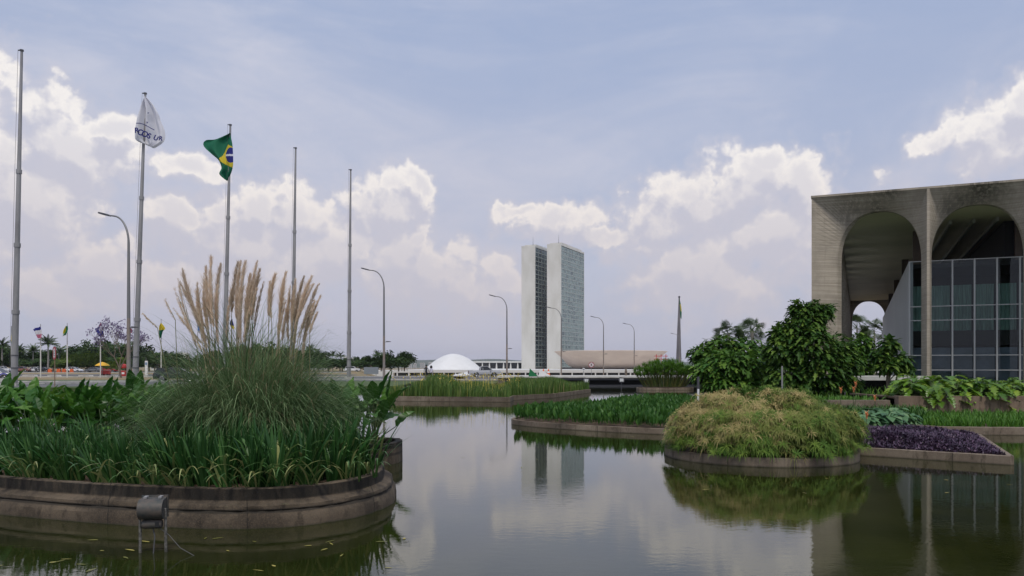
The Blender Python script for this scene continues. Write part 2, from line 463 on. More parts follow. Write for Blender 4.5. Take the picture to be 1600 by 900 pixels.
kerb(far_kerb, .35)
tag(kerb(far_kerb, .35).build('kerb', M['kerb']), kind='structure')
tag(kerb(near_kerb, -.3).build('kerb', M['kerb']), kind='structure')
fw = MB(); outer = [(-130, 32), (-90, 42), (-52, 53), (-37.5, 60), (-33, 68), (-28.5, 76), (-22, 84), (-10, 90)]; outer = catmull(outer+[(0, 90), (10, 89), (300, 89)], 6, False)
for i in range(min(len(outer), len(near_kerb))-1):
    a, b, c, d = outer[i], outer[i+1], near_kerb[i+1], near_kerb[i]
    fw.quad((a[0], a[1], GZ+.008), (b[0], b[1], GZ+.008), (c[0], c[1], GZ+.008), (d[0], d[1], GZ+.008))
tag(fw.build('pavement', material('pavement_grey', (.13, .13, .13), .9, var=(.1, .1, .1), vscale=.8)), kind='structure')
def strip(name, pts, m, z=.004): b = MB(); b.poly(pts, GZ+z); tag(b.build(name, m), kind='structure')
strip('road', [(-400, 120), (-60, 133), (-27.5, 137), (-31, 160), (-70, 165), (-400, 165)], M['asphalt'])
strip('car_park', [(-500, 205), (-43, 205), (-52, 258), (-500, 258)], M['asphalt'])
for y_ in (119.0, 204.6):
    kb = MB(); x1 = -.205*y_
    kb.box(-300, x1, y_, y_+.35, GZ-.05, GZ+.13); tag(kb.build('kerb', M['kerb']), kind='structure')
# concrete patches lying in the dry median
for i, (x, y, D, w) in enumerate([(73, 594.6, 96, 2.0), (84, 588, 122, 2.0), (45, 587.6, 125, 2.2), (136, 588.2, 121, 2.2), (178, 588.5, 120, 2.8), (224, 587.6, 126, 2.2)]):
    p = seen(x, y, D); b = MB(); b.prism([(-w/2, 0), (w/2, 0), (w/2-.25, .3), (-w/2+.35, .3)], -.5, .5)
    o = b.build('concrete_bench', M['kerb'], loc=(p[0], 1.57*1244.4/(y+1.0-573), GZ)); o.rotation_euler.z = rnd.uniform(-.2, .2)
    tag(o, ['low pale concrete bench nearest the white kerb beside the red traffic plate', 'low pale concrete bench in the dry grass right of the oblong red plate', 'low concrete bench left of the blue white and pink flag pole',
            'low concrete bench between the green flag pole and the blue flag pole', 'long low concrete bench under the yellow parasol', 'low concrete bench at the foot of the white totem'][i], 'bench', 'low concrete benches in the dry median')

# ------------------------------------------------------------------ the arcaded palace
def concrete_material():
    m = bpy.data.materials.new('board_marked_concrete'); m.use_nodes = True; t = m.node_tree; b = t.nodes['Principled BSDF']; k = NG(t)
    tcn = N(t, 'ShaderNodeTexCoord'); v = tcn.outputs['Object']; sp = N(t, 'ShaderNodeSeparateXYZ'); L(t, v, sp.inputs[0])
    boards = k.noise(k.v('MULTIPLY', v, (.12, .12, 9)), 1.3, 3, .7)
    blot = k.noise(v, .55, 6, .65)
    c = k.mix(k.step(boards, .3, .7), (.32, .275, .215), (.49, .43, .345))
    c = k.mix(k.m('MULTIPLY', k.step(blot, .35, .75), .6), c, (.2, .175, .14))
    streak = k.noise(k.v('MULTIPLY', v, (4.2, 4.2, .3)), 1.0, 6, .7)
    hi = k.step(sp.outputs[2], 10.6, 12.4)
    patch = k.step(k.noise(k.v('MULTIPLY', v, (.5, .5, .2)), .85, 3, .5), .42, .62)
    st = k.m('MULTIPLY', k.m('MULTIPLY', k.step(streak, .33, .56), hi), k.m('MULTIPLY_ADD', patch, .6, .4))
    cell = k.m('MULTIPLY', k.m('DIVIDE', k.m('SUBTRACT', k.m('ADD', sp.outputs[0], sp.outputs[1]), 7.04), 5.75), 2*math.pi)
    mid = k.m('MULTIPLY_ADD', k.m('COSINE', cell), -.45, .55); st = k.m('MULTIPLY', st, mid)
    c = k.mix(k.m('MULTIPLY', st, .9), c, (.045, .042, .03))
    st2 = k.m('MULTIPLY', k.step(streak, .55, .75), .35); c = k.mix(st2, c, (.12, .11, .08))
    L(t, c, b.inputs['Base Color']); b.inputs['Roughness'].default_value = .9
    bn = N(t, 'ShaderNodeBump'); bn.inputs['Distance'].default_value = .02; L(t, boards, bn.inputs['Height']); L(t, bn.outputs[0], b.inputs['Normal'])
    return m
M['concrete'] = concrete_material()
M['ceiling'] = material('palace_ceiling', (.68, .62, .48), .85, var=(.52, .48, .37), vscale=.12)
M['panel'] = material('grey_marble_panel', (.45, .46, .45), .55, var=(.34, .35, .35), vscale=1.2, vstretch=(1, 3, .25))
M['bronze'] = material('bronze_cladding', (.12, .08, .05), .5, var=(.07, .05, .035), vscale=1.5)
M['mullion'] = material('mullion_aluminium', (.5, .5, .49), .4, metal=.2)
M['curtain'] = material('green_curtain', (.28, .42, .36), .8, var=(.17, .27, .24), vscale=3.5, vstretch=(3, 1, .15))
M['blind'] = material('grey_blind', (.2, .24, .3), .7, var=(.15, .185, .235), vscale=1.2)
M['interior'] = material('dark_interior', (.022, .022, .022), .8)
M['beam'] = material('pale_ceiling_beam', (.32, .32, .28), .7)
def glass_material():
    m = bpy.data.materials.new('window_glass'); m.use_nodes = True; t = m.node_tree; t.nodes.clear(); k = NG(t)
    tr = N(t, 'ShaderNodeBsdfTransparent'); tr.inputs[0].default_value = (.72, .8, .78, 1)
    gl = N(t, 'ShaderNodeBsdfGlossy'); gl.inputs['Roughness'].default_value = .02; gl.inputs[0].default_value = (.8, .85, .88, 1)
    fr = N(t, 'ShaderNodeFresnel'); fr.inputs[0].default_value = 1.5
    mx = N(t, 'ShaderNodeMixShader'); o = N(t, 'ShaderNodeOutputMaterial')
    L(t, fr.outputs[0], mx.inputs[0]); L(t, tr.outputs[0], mx.inputs[1]); L(t, gl.outputs[0], mx.inputs[2]); L(t, mx.outputs[0], o.inputs[0]); return m
M['glass'] = glass_material()
ZT, ZS, ZA = 13.42, 8.9, 12.38
def arch_bay(s0, s1, a0, a1, b0, b1, xf, T=1.6):
    """hopper shaped bay: rectangle on the outer plane narrowing to an arch on the inner one"""
    mb = MB(); NJ, NA = 6, 54
    def loop(l, r_, t, zs, za):
        c, hw = (l+r_)/2, (r_-l)/2; p = []
        for i in range(NJ): p.append((l, t, .3+(zs-.3)*i/NJ))
        for i in range(NA+1):
            th = math.pi*(1-i/NA); p.append((c+hw*math.copysign(abs(math.cos(th))**.86, math.cos(th)), t, zs+(za-zs)*math.sin(th)**.86))
        for i in range(NJ-1, -1, -1): p.append((r_, t, .3+(zs-.3)*i/NJ))
        return p
    def rect(t, zt=ZT):
        p = []; L_, R_ = s0, s1
        if t > 0 and s0 == 0: L_ = T
        if t > 0 and abs(s1-SIDE) < .01: R_ = SIDE-T
        for i in range(NJ): p.append((L_, t, .3+(ZS-.3)*i/NJ))
        for i in range(NA+1):
            th = 180*(1-i/NA)
            if th >= 140: p.append((L_, t, ZS+(zt-ZS)*(180-th)/40))
            elif th > 40: p.append((L_+(R_-L_)*(140-th)/100, t, zt))
            else: p.append((R_, t, ZS+(zt-ZS)*th/40))
        for i in range(NJ-1, -1, -1): p.append((R_, t, .3+(ZS-.3)*i/NJ))
        return p
    loops = [rect(0), loop(a0, a1, 1.15, ZS+.05, ZA), loop(b0, b1, T, ZS, ZA), rect(T)]
    n = len(loops[0]); vs = [xf(*p) for l in loops for p in l]
    mb.add(vs, [(j*n+i, j*n+i+1, (j+1)*n+i+1, (j+1)*n+i) for j in range(3) for i in range(n-1)])
    return mb
PAL = empty('arcaded_palace', (20.35, 54.1, 0), -R(23.6), 'large concrete palace with a row of tall round arches behind the green hedge', 'palace')
SIDE = 7.04*2+5.75*12
bays = [(0., 6.96, 1.6, 6.76, 1.85, 6.74)]
for k in range(12):
    s = 7.04+5.75*k; bays.append((s+.08, s+5.67, s+.27, s+5.48, s+.29, s+5.46))
s = 7.04+5.75*12; bays.append((s+.08, SIDE, s+.32, SIDE-1.5, s+.36, SIDE-2.0))
for nm, xf in (('front', lambda s, t, z: (s, t, z)), ('side', lambda s, t, z: (t, s, z)), ('back', lambda s, t, z: (s, SIDE-t, z)), ('right', lambda s, t, z: (SIDE-t, s, z))):
    for j, b in enumerate(bays):
        if nm == 'right' and 2 < j < 12: continue
        arch_bay(*b, xf).build('arch', M['concrete'], PAL)
        if j:
            c = MB(); x = b[0]-.08; p = [xf(x-.08, -.03, 0), xf(x+.08, -.03, 0), xf(x+.08, 1.63, 0), xf(x-.08, 1.63, 0)]
            lo = [(q[0], q[1], .3) for q in p]; hi = [(q[0], q[1], ZT) for q in p]
            c.add(lo+hi, [(0, 1, 5, 4), (1, 2, 6, 5), (2, 3, 7, 6), (3, 0, 4, 7)]); c.build('column', M['concrete'], PAL)
b = MB(); b.box(-.04, SIDE+.04, -.04, SIDE+.04, ZT, ZT+.13); b.build('roof_edge', M['concrete'], PAL)
b = MB(); b.box(1.5, SIDE-1.5, 1.5, SIDE-1.5, ZA+.14, ZT-.02); b.build('ceiling', M['ceiling'], PAL)
b = MB(); b.box(-.3, SIDE+.3, -.3, SIDE+.3, -.2, .32); b.build('plinth', M['concrete'], PAL)
BX, BT = 6.2, 6.0; ZB = 9.45; BE = SIDE-6.2
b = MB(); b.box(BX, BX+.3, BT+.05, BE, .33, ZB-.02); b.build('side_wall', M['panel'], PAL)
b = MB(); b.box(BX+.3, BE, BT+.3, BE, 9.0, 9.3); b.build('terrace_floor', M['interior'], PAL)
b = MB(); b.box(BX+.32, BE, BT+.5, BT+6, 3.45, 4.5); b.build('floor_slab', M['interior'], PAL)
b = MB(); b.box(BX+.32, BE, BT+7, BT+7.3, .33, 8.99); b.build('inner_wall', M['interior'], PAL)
mull = [BX+.06+1.35*k for k in range(0, 17)]
trans = [.42, 1.72, 2.76, 5.24, 6.23, ZB]
for k, s in enumerate(mull):
    b = MB(); b.box(s-.05, s+.05, BT-.14, BT+.05, .33, ZB+.03); b.build('mullion', M['mullion'], PAL)
    if k == len(mull)-1: break
    for j in range(len(trans)-1):
        z0, z1 = trans[j], trans[j+1]
        b = MB(); b.quad((s+.05, BT-.02, z0+.03), (mull[k+1]-.05, BT-.02, z0+.03), (mull[k+1]-.05, BT-.02, z1-.03), (s+.05, BT-.02, z1-.03))
        b.build('window_pane', M['glass'], PAL)
    if True:
        b = MB(); n_ = 14; vs = []
        for i in range(n_+1):
            x = s+.08+(1.19)*i/n_; yy = BT+.75+.05*math.sin(i*2.2+k); vs += [(x, yy, 4.52), (x, yy, 7.75)]
        b.add(vs, [(2*i, 2*i+2, 2*i+3, 2*i+1) for i in range(n_)]); b.build('curtain', M['curtain'], PAL)
    b = MB(); b.box(s+.07, s+1.28, BT+.42, BT+.45, .4, 3.3); b.build('blind', M['blind'], PAL)
for z in trans:
    b = MB(); b.box(BX+.02, mull[-1], BT-.1, BT+.03, z-.028, z+.028); b.build('transom', M['mullion'], PAL)
b = MB(); b.box(mull[-1]+.06, BE, BT, BT+.3, .33, ZB); b.build('front_wall', M['panel'], PAL)
for (s, t) in ((7.1, 12), (7.1, 30), (7.1, 50), (7.1, 70)):
    b = MB(); b.box(s-.3, s+.3, t-.3, t+.3, 9.3, ZA+.14); b.build('bronze_pier', M['bronze'], PAL)
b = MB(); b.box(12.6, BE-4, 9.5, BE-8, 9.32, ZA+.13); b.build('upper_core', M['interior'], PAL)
for s in (13.4, 15.0, 18.2, 22):
    b = MB(); b.box(s-.22, s+.22, 8.9, 9.3, 9.31, ZA+.13); b.build('bronze_pier', M['bronze'], PAL)
for s in (9.0, 10.45, 11.9):
    b = MB(); b.box(s-.09, s+.09, 7.5, 44, ZA-.14, ZA+.139); b.build('ceiling_beam', M['beam'], PAL)
for k in range(6):
    b = MB(); b.box(9.3+k*.17, 9.4+k*.17, 14, 14.1, 8.4, 8.5); 
# walkway slab beside the palace
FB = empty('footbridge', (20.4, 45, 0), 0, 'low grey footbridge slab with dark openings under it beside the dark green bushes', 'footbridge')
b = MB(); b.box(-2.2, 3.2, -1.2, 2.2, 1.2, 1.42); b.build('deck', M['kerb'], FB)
b = MB(); b.box(-2.0, 3.0, 1.4, 1.9, .3, 1.2); b.build('shade_panel', M['black'], FB)  # black sheet added behind the supports as the shade under the slab
for x in (-1.9, .6, 2.9):
    b = MB(); b.box(x-.1, x+.1, -.9, -.6, .3, 1.2); b.build('support', M['galv_dark'], FB)

# ------------------------------------------------------------------ parliament: twin towers, dome, bowl, platform
def tower_glass(name, light, dark, thr, seed):
    m = bpy.data.materials.new(name); m.use_nodes = True; t = m.node_tree; b = t.nodes['Principled BSDF']; k = NG(t)
    tcn = N(t, 'ShaderNodeTexCoord'); sp = N(t, 'ShaderNodeSeparateXYZ'); L(t, tcn.outputs['Object'], sp.inputs[0])
    cx = k.m('FLOOR', k.m('DIVIDE', sp.outputs[1], 1.32)); cz = k.m('FLOOR', k.m('DIVIDE', sp.outputs[2], 1.19))
    cx2 = k.m('FLOOR', k.m('DIVIDE', sp.outputs[1], 5.3)); cz2 = k.m('FLOOR', k.m('DIVIDE', sp.outputs[2], 3.57))
    wn = N(t, 'ShaderNodeTexWhiteNoise', noise_dimensions='3D'); L(t, k.comb(cx, cz, seed), wn.inputs[0])
    wn2 = N(t, 'ShaderNodeTexWhiteNoise', noise_dimensions='3D'); L(t, k.comb(cx2, cz2, seed+3.3), wn2.inputs[0])
    f = k.m('ADD', k.m('MULTIPLY', wn.outputs[0], .55), k.m('MULTIPLY', wn2.outputs[0], .45))
    L(t, k.mix(k.step(f, thr, thr+.12), light, dark), b.inputs['Base Color'])
    fx = k.m('FRACT', k.m('DIVIDE', sp.outputs[1], 1.32))
    b.inputs['Roughness'].default_value = .22; b.inputs['Specular IOR Level'].default_value = .6
    return m
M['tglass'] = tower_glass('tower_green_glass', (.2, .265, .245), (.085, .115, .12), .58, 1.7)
M['tglass_dark'] = tower_glass('tower_shaded_glass', (.1, .14, .15), (.02, .025, .03), .46, 5.1)  # darker copy of the glass, shade of the left tower's side put into its colour
GR = math.atan2(.42, .907)      # direction of the long glazed sides
def tower(loc, H, label, front_dark, mast=False):
    """local +y runs along the glazed side away from the viewer, local -x is the left end"""
    T_ = empty('office_tower', loc, -GR, label, 'skyscraper', 'twin parliament towers')
    w, ln = 11.6, 53.; nf = 27; fh = (H-3.2)/nf
    b = MB(); b.box(-w, 0, 0, .9, 0, H); b.build('end_wall', M['white_marble'], T_)
    b = MB(); b.box(-w, 0, ln-.9, ln, 0, H); b.build('end_wall', M['white_marble'], T_)
    b = MB(); b.box(-w+.3, -.3, .9, ln-.9, 0, H-1.6); b.build('core', M['interior'], T_)
    b = MB(); b.box(-w, 0, .9, ln-.9, H-1.5, H-.1); b.build('roof_slab', M['white_marble'], T_)
    b = MB(); b.box(-w+1, -1, 4, ln-4, H-.1, H+1.3); b.build('roof_plant_room', M['white_marble'], T_)
    for i in range(nf):
        z = 1.2+i*fh
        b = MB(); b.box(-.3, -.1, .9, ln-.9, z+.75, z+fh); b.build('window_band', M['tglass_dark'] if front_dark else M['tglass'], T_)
        b = MB(); b.box(-.3, .02, .9, ln-.9, z, z+.7); b.build('floor_edge', M['tower_edge'], T_)
    for j in range(9):
        y = .9+(ln-1.8)*j/8; b = MB(); b.box(-.1, .06, y-.12, y+.12, 1.2, H-1.5); b.build('fin', M['tower_edge'], T_)
    b = MB(); b.box(-w+.02, -w+.3, .9, ln-.9, 1.2, H-1.5); b.build('rear_glazing', M['tglass'], T_)
    b = MB(); b.tube([(-3, 3, H), (-3, 3, H+7)], [.18, .06], 6); b.tube([(-8, 40, H), (-8, 40, H+5)], [.15, .05], 6); b.build('roof_mast', M['galv_dark'], T_)
    return T_
M['tower_edge'] = material('tower_floor_edge', (.33, .37, .355), .6)
PZ = .22
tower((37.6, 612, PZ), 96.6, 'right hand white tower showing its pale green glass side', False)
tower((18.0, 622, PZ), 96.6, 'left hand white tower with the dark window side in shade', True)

PF = empty('parliament_platform', (0, 430, 0), 0, 'long low white platform roof running under the dome and the bowl', 'platform')
b = MB(); b.box(-64, 330, 0, 300, PZ-1.5, PZ); b.build('roof', M['white_roof'], PF)
b = MB(); b.box(-63.5, 329, .6, 1.2, -5, PZ-1.5); b.build('window_band', M['dark_glass'], PF)
for i in range(40):
    b = MB(); x = -62+i*6.3; b.box(x-.35, x+.35, .1, .6, -5, PZ-1.5); b.build('column', M['white_roof'], PF)
b = MB(); b.box(-82.5, -64.02, .5, 60, -1.2, PZ-.3); b.box(-82, -64.03, .45, 2, -5, -1.2); b.build('terrace', M['white_roof'], PF)
RP = empty('white_ramp', (-14.5, 430, 0), 0, 'white concrete ramp rising towards the platform below the dome', 'ramp')
b = MB(); b.add([(-20, -62, -3.6), (-15, -62, -3.6), (4, -.05, PZ-.02), (-6, -.05, PZ-.02), (-20, -62, -4.6), (-15, -62, -4.6), (4, -.05, PZ-1.4), (-6, -.05, PZ-1.4)],
    [(0, 1, 2, 3), (4, 7, 6, 5), (0, 4, 5, 1), (1, 5, 6, 2), (3, 7, 4, 0)]); b.build('ramp_deck', M['white_roof'], RP)
# dome
prof = [(18.0, 0), (17.9, .5)]
for i in range(1, 25):
    u = i/24; prof.append((17.9*(1-u)**.5 if u < 1 else .01, .5+9.3*(1-(1-u)**1.0)))
prof = [(17.95, -.0)]+[(17.9*(1-i/30) if i < 30 else .01, .1+9.75*(1-(1-i/30)**1.85)**1.02) for i in range(31)]
b = MB(); b.lathe(prof, 96); o = b.build('white_dome', M['dome_white'], smooth=True, loc=(-36.6, 497, PZ))
tag(o, 'smooth white dome on the long low platform', 'dome')
# bowl
BW = empty('bowl_building', (70.5, 570, PZ), 0, 'wide shallow upturned bowl of pale concrete right of the towers', 'building')
prof = [(20, .02), (23, .25), (26.5, .9), (29.5, 2.2), (31.6, 4.0), (33.2, 6.0), (35.4, 8.6), (40.3, 12.6), (39.9, 12.75), (34.5, 8.7)]
b = MB(); b.lathe(prof, 96); auto_smooth(b.build('shell', M['bowl'], BW), 30)
b = MB(); b.lathe([(.01, 8.7), (34.4, 8.7)], 64); b.build('bowl_roof', M['white_roof'], BW)
# red lattice frame seen on the rim
CR = empty('red_lattice_frame', (seen(1033, 557, 531)[0], 531, PZ), 0, 'small red steel lattice frame standing before the right rim of the bowl', 'frame')
b = MB(); 
for x in (-3.2, 0, 3.2): b.box(x-.2, x+.2, -.2, .2, 0, 10)
b.build('post', M['red'], CR); b = MB(); b.box(-4.6, 4.6, -.15, .15, 6.6, 7.0); b.box(-4.6, 4.6, -.15, .15, 8.6, 9.0); b.build('crossbar', M['red'], CR)
# colonnaded low palace behind
LP = empty('colonnaded_building', (12, 720, 0), 0, 'low white colonnaded building between the dome and the left tower', 'building')
b = MB(); b.box(-62, 8, 0, 30, 5.6, 6.9); b.build('roof', M['white_roof'], LP)
b = MB(); b.box(-60, 7, 4, 26, -3, 5.6); b.build('glazing', M['dark_glass'], LP)
for i in range(11):
    b = MB(); x = -58+i*6.4; b.prism([(x-.9, -.5), (x+.9, -.5), (x+.35, 5.6), (x-.35, 5.6)], .5, 1.5); b.build('column', M['white_roof'], LP)
# flag mast far behind
FMX = seen(1060.5, 555, 900)
FM = empty('giant_flag_mast', (FMX[0], 900, 0), 0, 'very tall dark tapering mast behind the papyrus clump', 'flag mast')
b = MB(); b.tube([(0, 0, -5), (.1, 0, 30), (.6, 0, 81.5)], [3.6, 2.4, .7], 10); b.build('mast', material('mast_steel', (.1, .095, .1), .6, var=(.17, .16, .17), vscale=.3, vstretch=(1, 1, .2)), FM)
b = MB(); b.lathe([(1.2, 0), (1.2, 1.4), (.4, 2)], 10, (.6, 0, 80)); b.build('finial', M['galv_dark'], FM)

# bridge / terrace edge at the far end of the pond
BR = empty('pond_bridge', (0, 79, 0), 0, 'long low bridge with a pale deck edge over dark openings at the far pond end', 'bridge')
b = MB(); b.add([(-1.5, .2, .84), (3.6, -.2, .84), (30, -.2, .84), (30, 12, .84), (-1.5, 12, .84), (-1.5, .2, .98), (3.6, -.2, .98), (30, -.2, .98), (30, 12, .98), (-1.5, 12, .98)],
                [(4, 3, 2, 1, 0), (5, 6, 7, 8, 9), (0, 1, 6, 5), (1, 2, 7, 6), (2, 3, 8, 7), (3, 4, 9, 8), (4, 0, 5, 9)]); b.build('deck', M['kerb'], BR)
b = MB(); b.box(3.7, 30, .9, 11.8, -.6, .83); b.build('shade_block', M['black'], BR)  # solid black block standing in for the shade beneath the deck
b = MB(); b.box(-1.4, 3.65, .3, 9.8, -.6, .83); b.build('abutment', M['galv_dark'], BR)
b = MB(); b.box(3.6, 30, -.05, .2, .62, .838); b.build('beam', M['galv_dark'], BR)
for x in (14.9, 20.2, 25.6):
    b = MB(); b.box(x-.35, x+.35, .1, .8, -.6, .62); b.build('pier', M['galv_dark'], BR)
b = MB(); b.box(3.7, 30, .25, .9, -.5, .16); b.build('footing', M['galv_dark'], BR)

# ------------------------------------------------------------------ flagpoles and flags
def flagpole(x0, ytop, D, xb, label, group='tall stepped steel flagpoles by the pond'):
    p = seen(x0, ytop, D); q = ((xb-800)*D/1244.4, D, GZ); H = p[2]-GZ; dx = p[0]-q[0]
    F = empty('flagpole', q, 0, label, 'flagpole', group)
    def at(f): return (dx*f, 0, H*f)
    cuts = [0, .22, .42, .64, 1.0]; rr_ = [.27, .235, .2, .165]
    for i in range(4):
        r2 = rr_[i]-.022
        b = MB(); b.tube([at(cuts[i]), at(cuts[i+1])], [rr_[i], r2 if i < 3 else .1], 14); auto_smooth(b.build('pole_section', M['galv'], F))
        if i: b = MB(); b.tube([at(cuts[i]-.006), at(cuts[i]+.006)], rr_[i]+.06, 14); b.build('collar', M['galv'], F)
    b = MB(); b.box(-.5, .5, -.5, .5, 0, .18); b.build('base_plate', M['kerb'], F)
    b = MB(); t = at(1); b.tube([t, (t[0], 0, t[2]+.12)], .16, 10); b.tube([(t[0]-.3, 0, t[2]+.08), (t[0]+.05, 0, t[2]+.08)], .05, 6); b.build('truck', M['galv_dark'], F)
    b = MB(); b.tube([(-.3, -.1, 1.3), (t[0]-.25, -.1, t[2])], .012, 4); b.build('halyard', M['galv_dark'], F)
    b = MB(); b.tube([at(.052), at(.055)], .3, 12); b.tube([at(.09), at(.0925)], .3, 12); b.build('clamp', M['galv_dark'], F)
    return F
flagpole(34, 80, 65.6, 22, 'bare grey flagpole at the far left, thickest and nearest of five')
flagpole(227, 147, 75.9, 211, 'grey flagpole carrying the white lettered flag')
flagpole(360, 196, 85.8, 350, 'grey flagpole carrying the large green and yellow flag')
flagpole(462, 232, 94.8, 457, 'bare grey flagpole rising behind the right pampas plumes')
flagpole(548, 266, 105.4, 545, 'bare grey flagpole between the pampas grass and the street lamp')

def cloth(name, D, left, right, cf, mats, nu=40, nv=48, ripple=.35, waves=2.5, seed=0):
    """a hanging flag spanned between two wavy edges; cf gives the colour index at a place of the cloth"""
    lc = catmull(left, 10, False); rc = catmull(right, 10, False)
    def smp(c, t):
        x = t*(len(c)-1); i = min(int(x), len(c)-2); f = x-i; return (c[i][0]*(1-f)+c[i+1][0]*f, c[i][1]*(1-f)+c[i+1][1]*f)
    mb = MB(); pts = []
    for j in range(nv+1):
        a = smp(lc, j/nv); b_ = smp(rc, j/nv)
        for i in range(nu+1):
            u = i/nu; x = a[0]*(1-u)+b_[0]*u; y = a[1]*(1-u)+b_[1]*u
            dy = ripple*math.sin(u*waves*2*math.pi+j/nv*2.6+seed)*(.35+.65*math.sin(math.pi*u))+ripple*.5*math.sin(j/nv*5+seed*2+u*3)
            p = seen(x, y, D); pts.append(((x, y), (p[0], D+dy, p[2])))
    org = Vector(pts[nu][1])
    vs = [tuple(Vector(p[1])-org) for p in pts]
    for j in range(nv):
        for i in range(nu):
            q = [j*(nu+1)+i, j*(nu+1)+i+1, (j+1)*(nu+1)+i+1, (j+1)*(nu+1)+i]
            cx = sum(pts[k][0][0] for k in q)/4; cy = sum(pts[k][0][1] for k in q)/4
            mb.f.append(q); mb.m.append(cf(cx, cy, (i+.5)/nu, (j+.5)/nv)); mb.r.append(.5)
    mb.v = vs
    o = mb.build(name, mats, smooth=True, loc=tuple(org)); return o, pts, org
def clothmat(name, col): 
    m = material(name, col, .75)
    t = m.node_tree; b = t.nodes['Principled BSDF']; tr = N(t, 'ShaderNodeBsdfTranslucent'); tr.inputs[0].default_value = (*col, 1)
    mx = N(t, 'ShaderNodeMixShader'); mx.inputs[0].default_value = .35; L(t, b.outputs[0], mx.inputs[1]); L(t, tr.outputs[0], mx.inputs[2]); L(t, mx.outputs[0], t.nodes['Material Output'].inputs[0]); return m
FGRN = clothmat('flag_green', (.01, .16, .08)); FYEL = clothmat('flag_yellow', (.75, .6, .04)); FBLU = clothmat('flag_blue', (.02, .025, .22))
FWHT = clothmat('flag_white', (.82, .82, .86)); FRED = clothmat('flag_red', (.45, .03, .06)); FPNK = clothmat('flag_pink', (.6, .2, .3)); FLBL = clothmat('flag_light_blue', (.12, .28, .6))
FGR2 = clothmat('flag_mid_green', (.02, .22, .08))
def brazil(x, y, u, v):
    if ((x-361.5)/9.0)**2+((y-243)/12.0)**2 < 1:
        return 3 if abs((y-243.2)+(x-361.5)*-.08) < 1.5 else 2
    if inside((x, y), [(342.5, 252), (356.5, 226), (366, 231.5), (367, 262), (363.5, 262.5)]): return 1
    return 0
o, _, _ = cloth('national_flag', 85.6, [(359, 208), (337, 217), (322, 218), (316.5, 223), (319, 230), (331, 241), (341, 250), (346, 262), (343, 272), (352, 281)],
      [(360, 208.5), (362, 216), (364.5, 228), (365.5, 245), (365, 258), (363, 265), (360, 272), (354.5, 282)], brazil, [FGRN, FYEL, FBLU, FWHT], 90, 100, .28, 1.6)
tag(o, 'large green flag with yellow diamond and blue disc on the tall flagpole', 'flag')
o, _, _ = cloth('lettered_flag', 75.7, [(227.5, 152), (219, 166), (214.5, 180), (212.5, 196), (211.5, 210), (213, 219), (222, 224), (224, 224)],
      [(228.5, 152), (240, 163), (248, 178), (250.5, 188), (256, 203), (256.5, 216), (252, 224), (241, 232)], lambda x, y, u, v: 0, [FWHT], 60, 60, .42, 2.6, 1.0)
tag(o, 'crumpled white flag with dark blue lettering and small stars on its pole', 'flag')
WF = o
def glyph(ch, cx, cy, size, rot, D=74.95):
    size *= 1.12
    cu = bpy.data.curves.new('glyph', 'FONT'); cu.body = ch; cu.align_x = 'CENTER'; cu.align_y = 'CENTER'; cu.size = size; cu.extrude = .012; cu.offset = .02
    tmp = bpy.data.objects.new('glyph', cu); COL.objects.link(tmp); dg = bpy.context.evaluated_depsgraph_get()
    me = bpy.data.meshes.new_from_object(tmp.evaluated_get(dg)); bpy.data.objects.remove(tmp); bpy.data.curves.remove(cu)
    p = Vector(seen(cx, cy, D)); me.transform(Matrix.Translation(p-Vector(WF.location)) @ Matrix.Rotation(R(rot), 4, 'Y') @ Matrix.Rotation(R(90), 4, 'X'))
    me.materials.clear(); me.materials.append(FBLU); return me
lm = [glyph(c, x, y, s_, r_) for c, x, y, s_, r_ in (('R', 213.6, 204, .62, 0), ('C', 219, 207.2, .68, 14), ('O', 226.3, 210, .68, 16), ('S', 233, 212.8, .62, 22), ('U', 243.5, 216, .56, 28), ('R', 251, 216.5, .5, 10))]
for me in lm: me.name = 'letter'; place(me, 'letter', WF)
b = MB(); arcp = [seen(x, y, 74.95) for x, y in ((213, 192.5), (218, 192.5), (224, 194), (230, 197), (236, 200.5), (241, 203))]
b.tube([tuple(Vector(p)-Vector(WF.location)) for p in arcp], .035, 6); b.build('horizon_stripe', FBLU, WF)
for x, y, s_ in ((231.5, 176.5, 1.6), (230, 191.5, 2.2)):
    b = MB()
    for a in (30, 120):
        c = Vector(seen(x, y, 74.95))-Vector(WF.location); d_ = Vector((math.cos(R(a)), 0, math.sin(R(a))))*s_*.06
        b.tube([tuple(c-d_), tuple(c), tuple(c+d_)], [.004, .035, .004], 6)
    b.build('star', FBLU, WF)
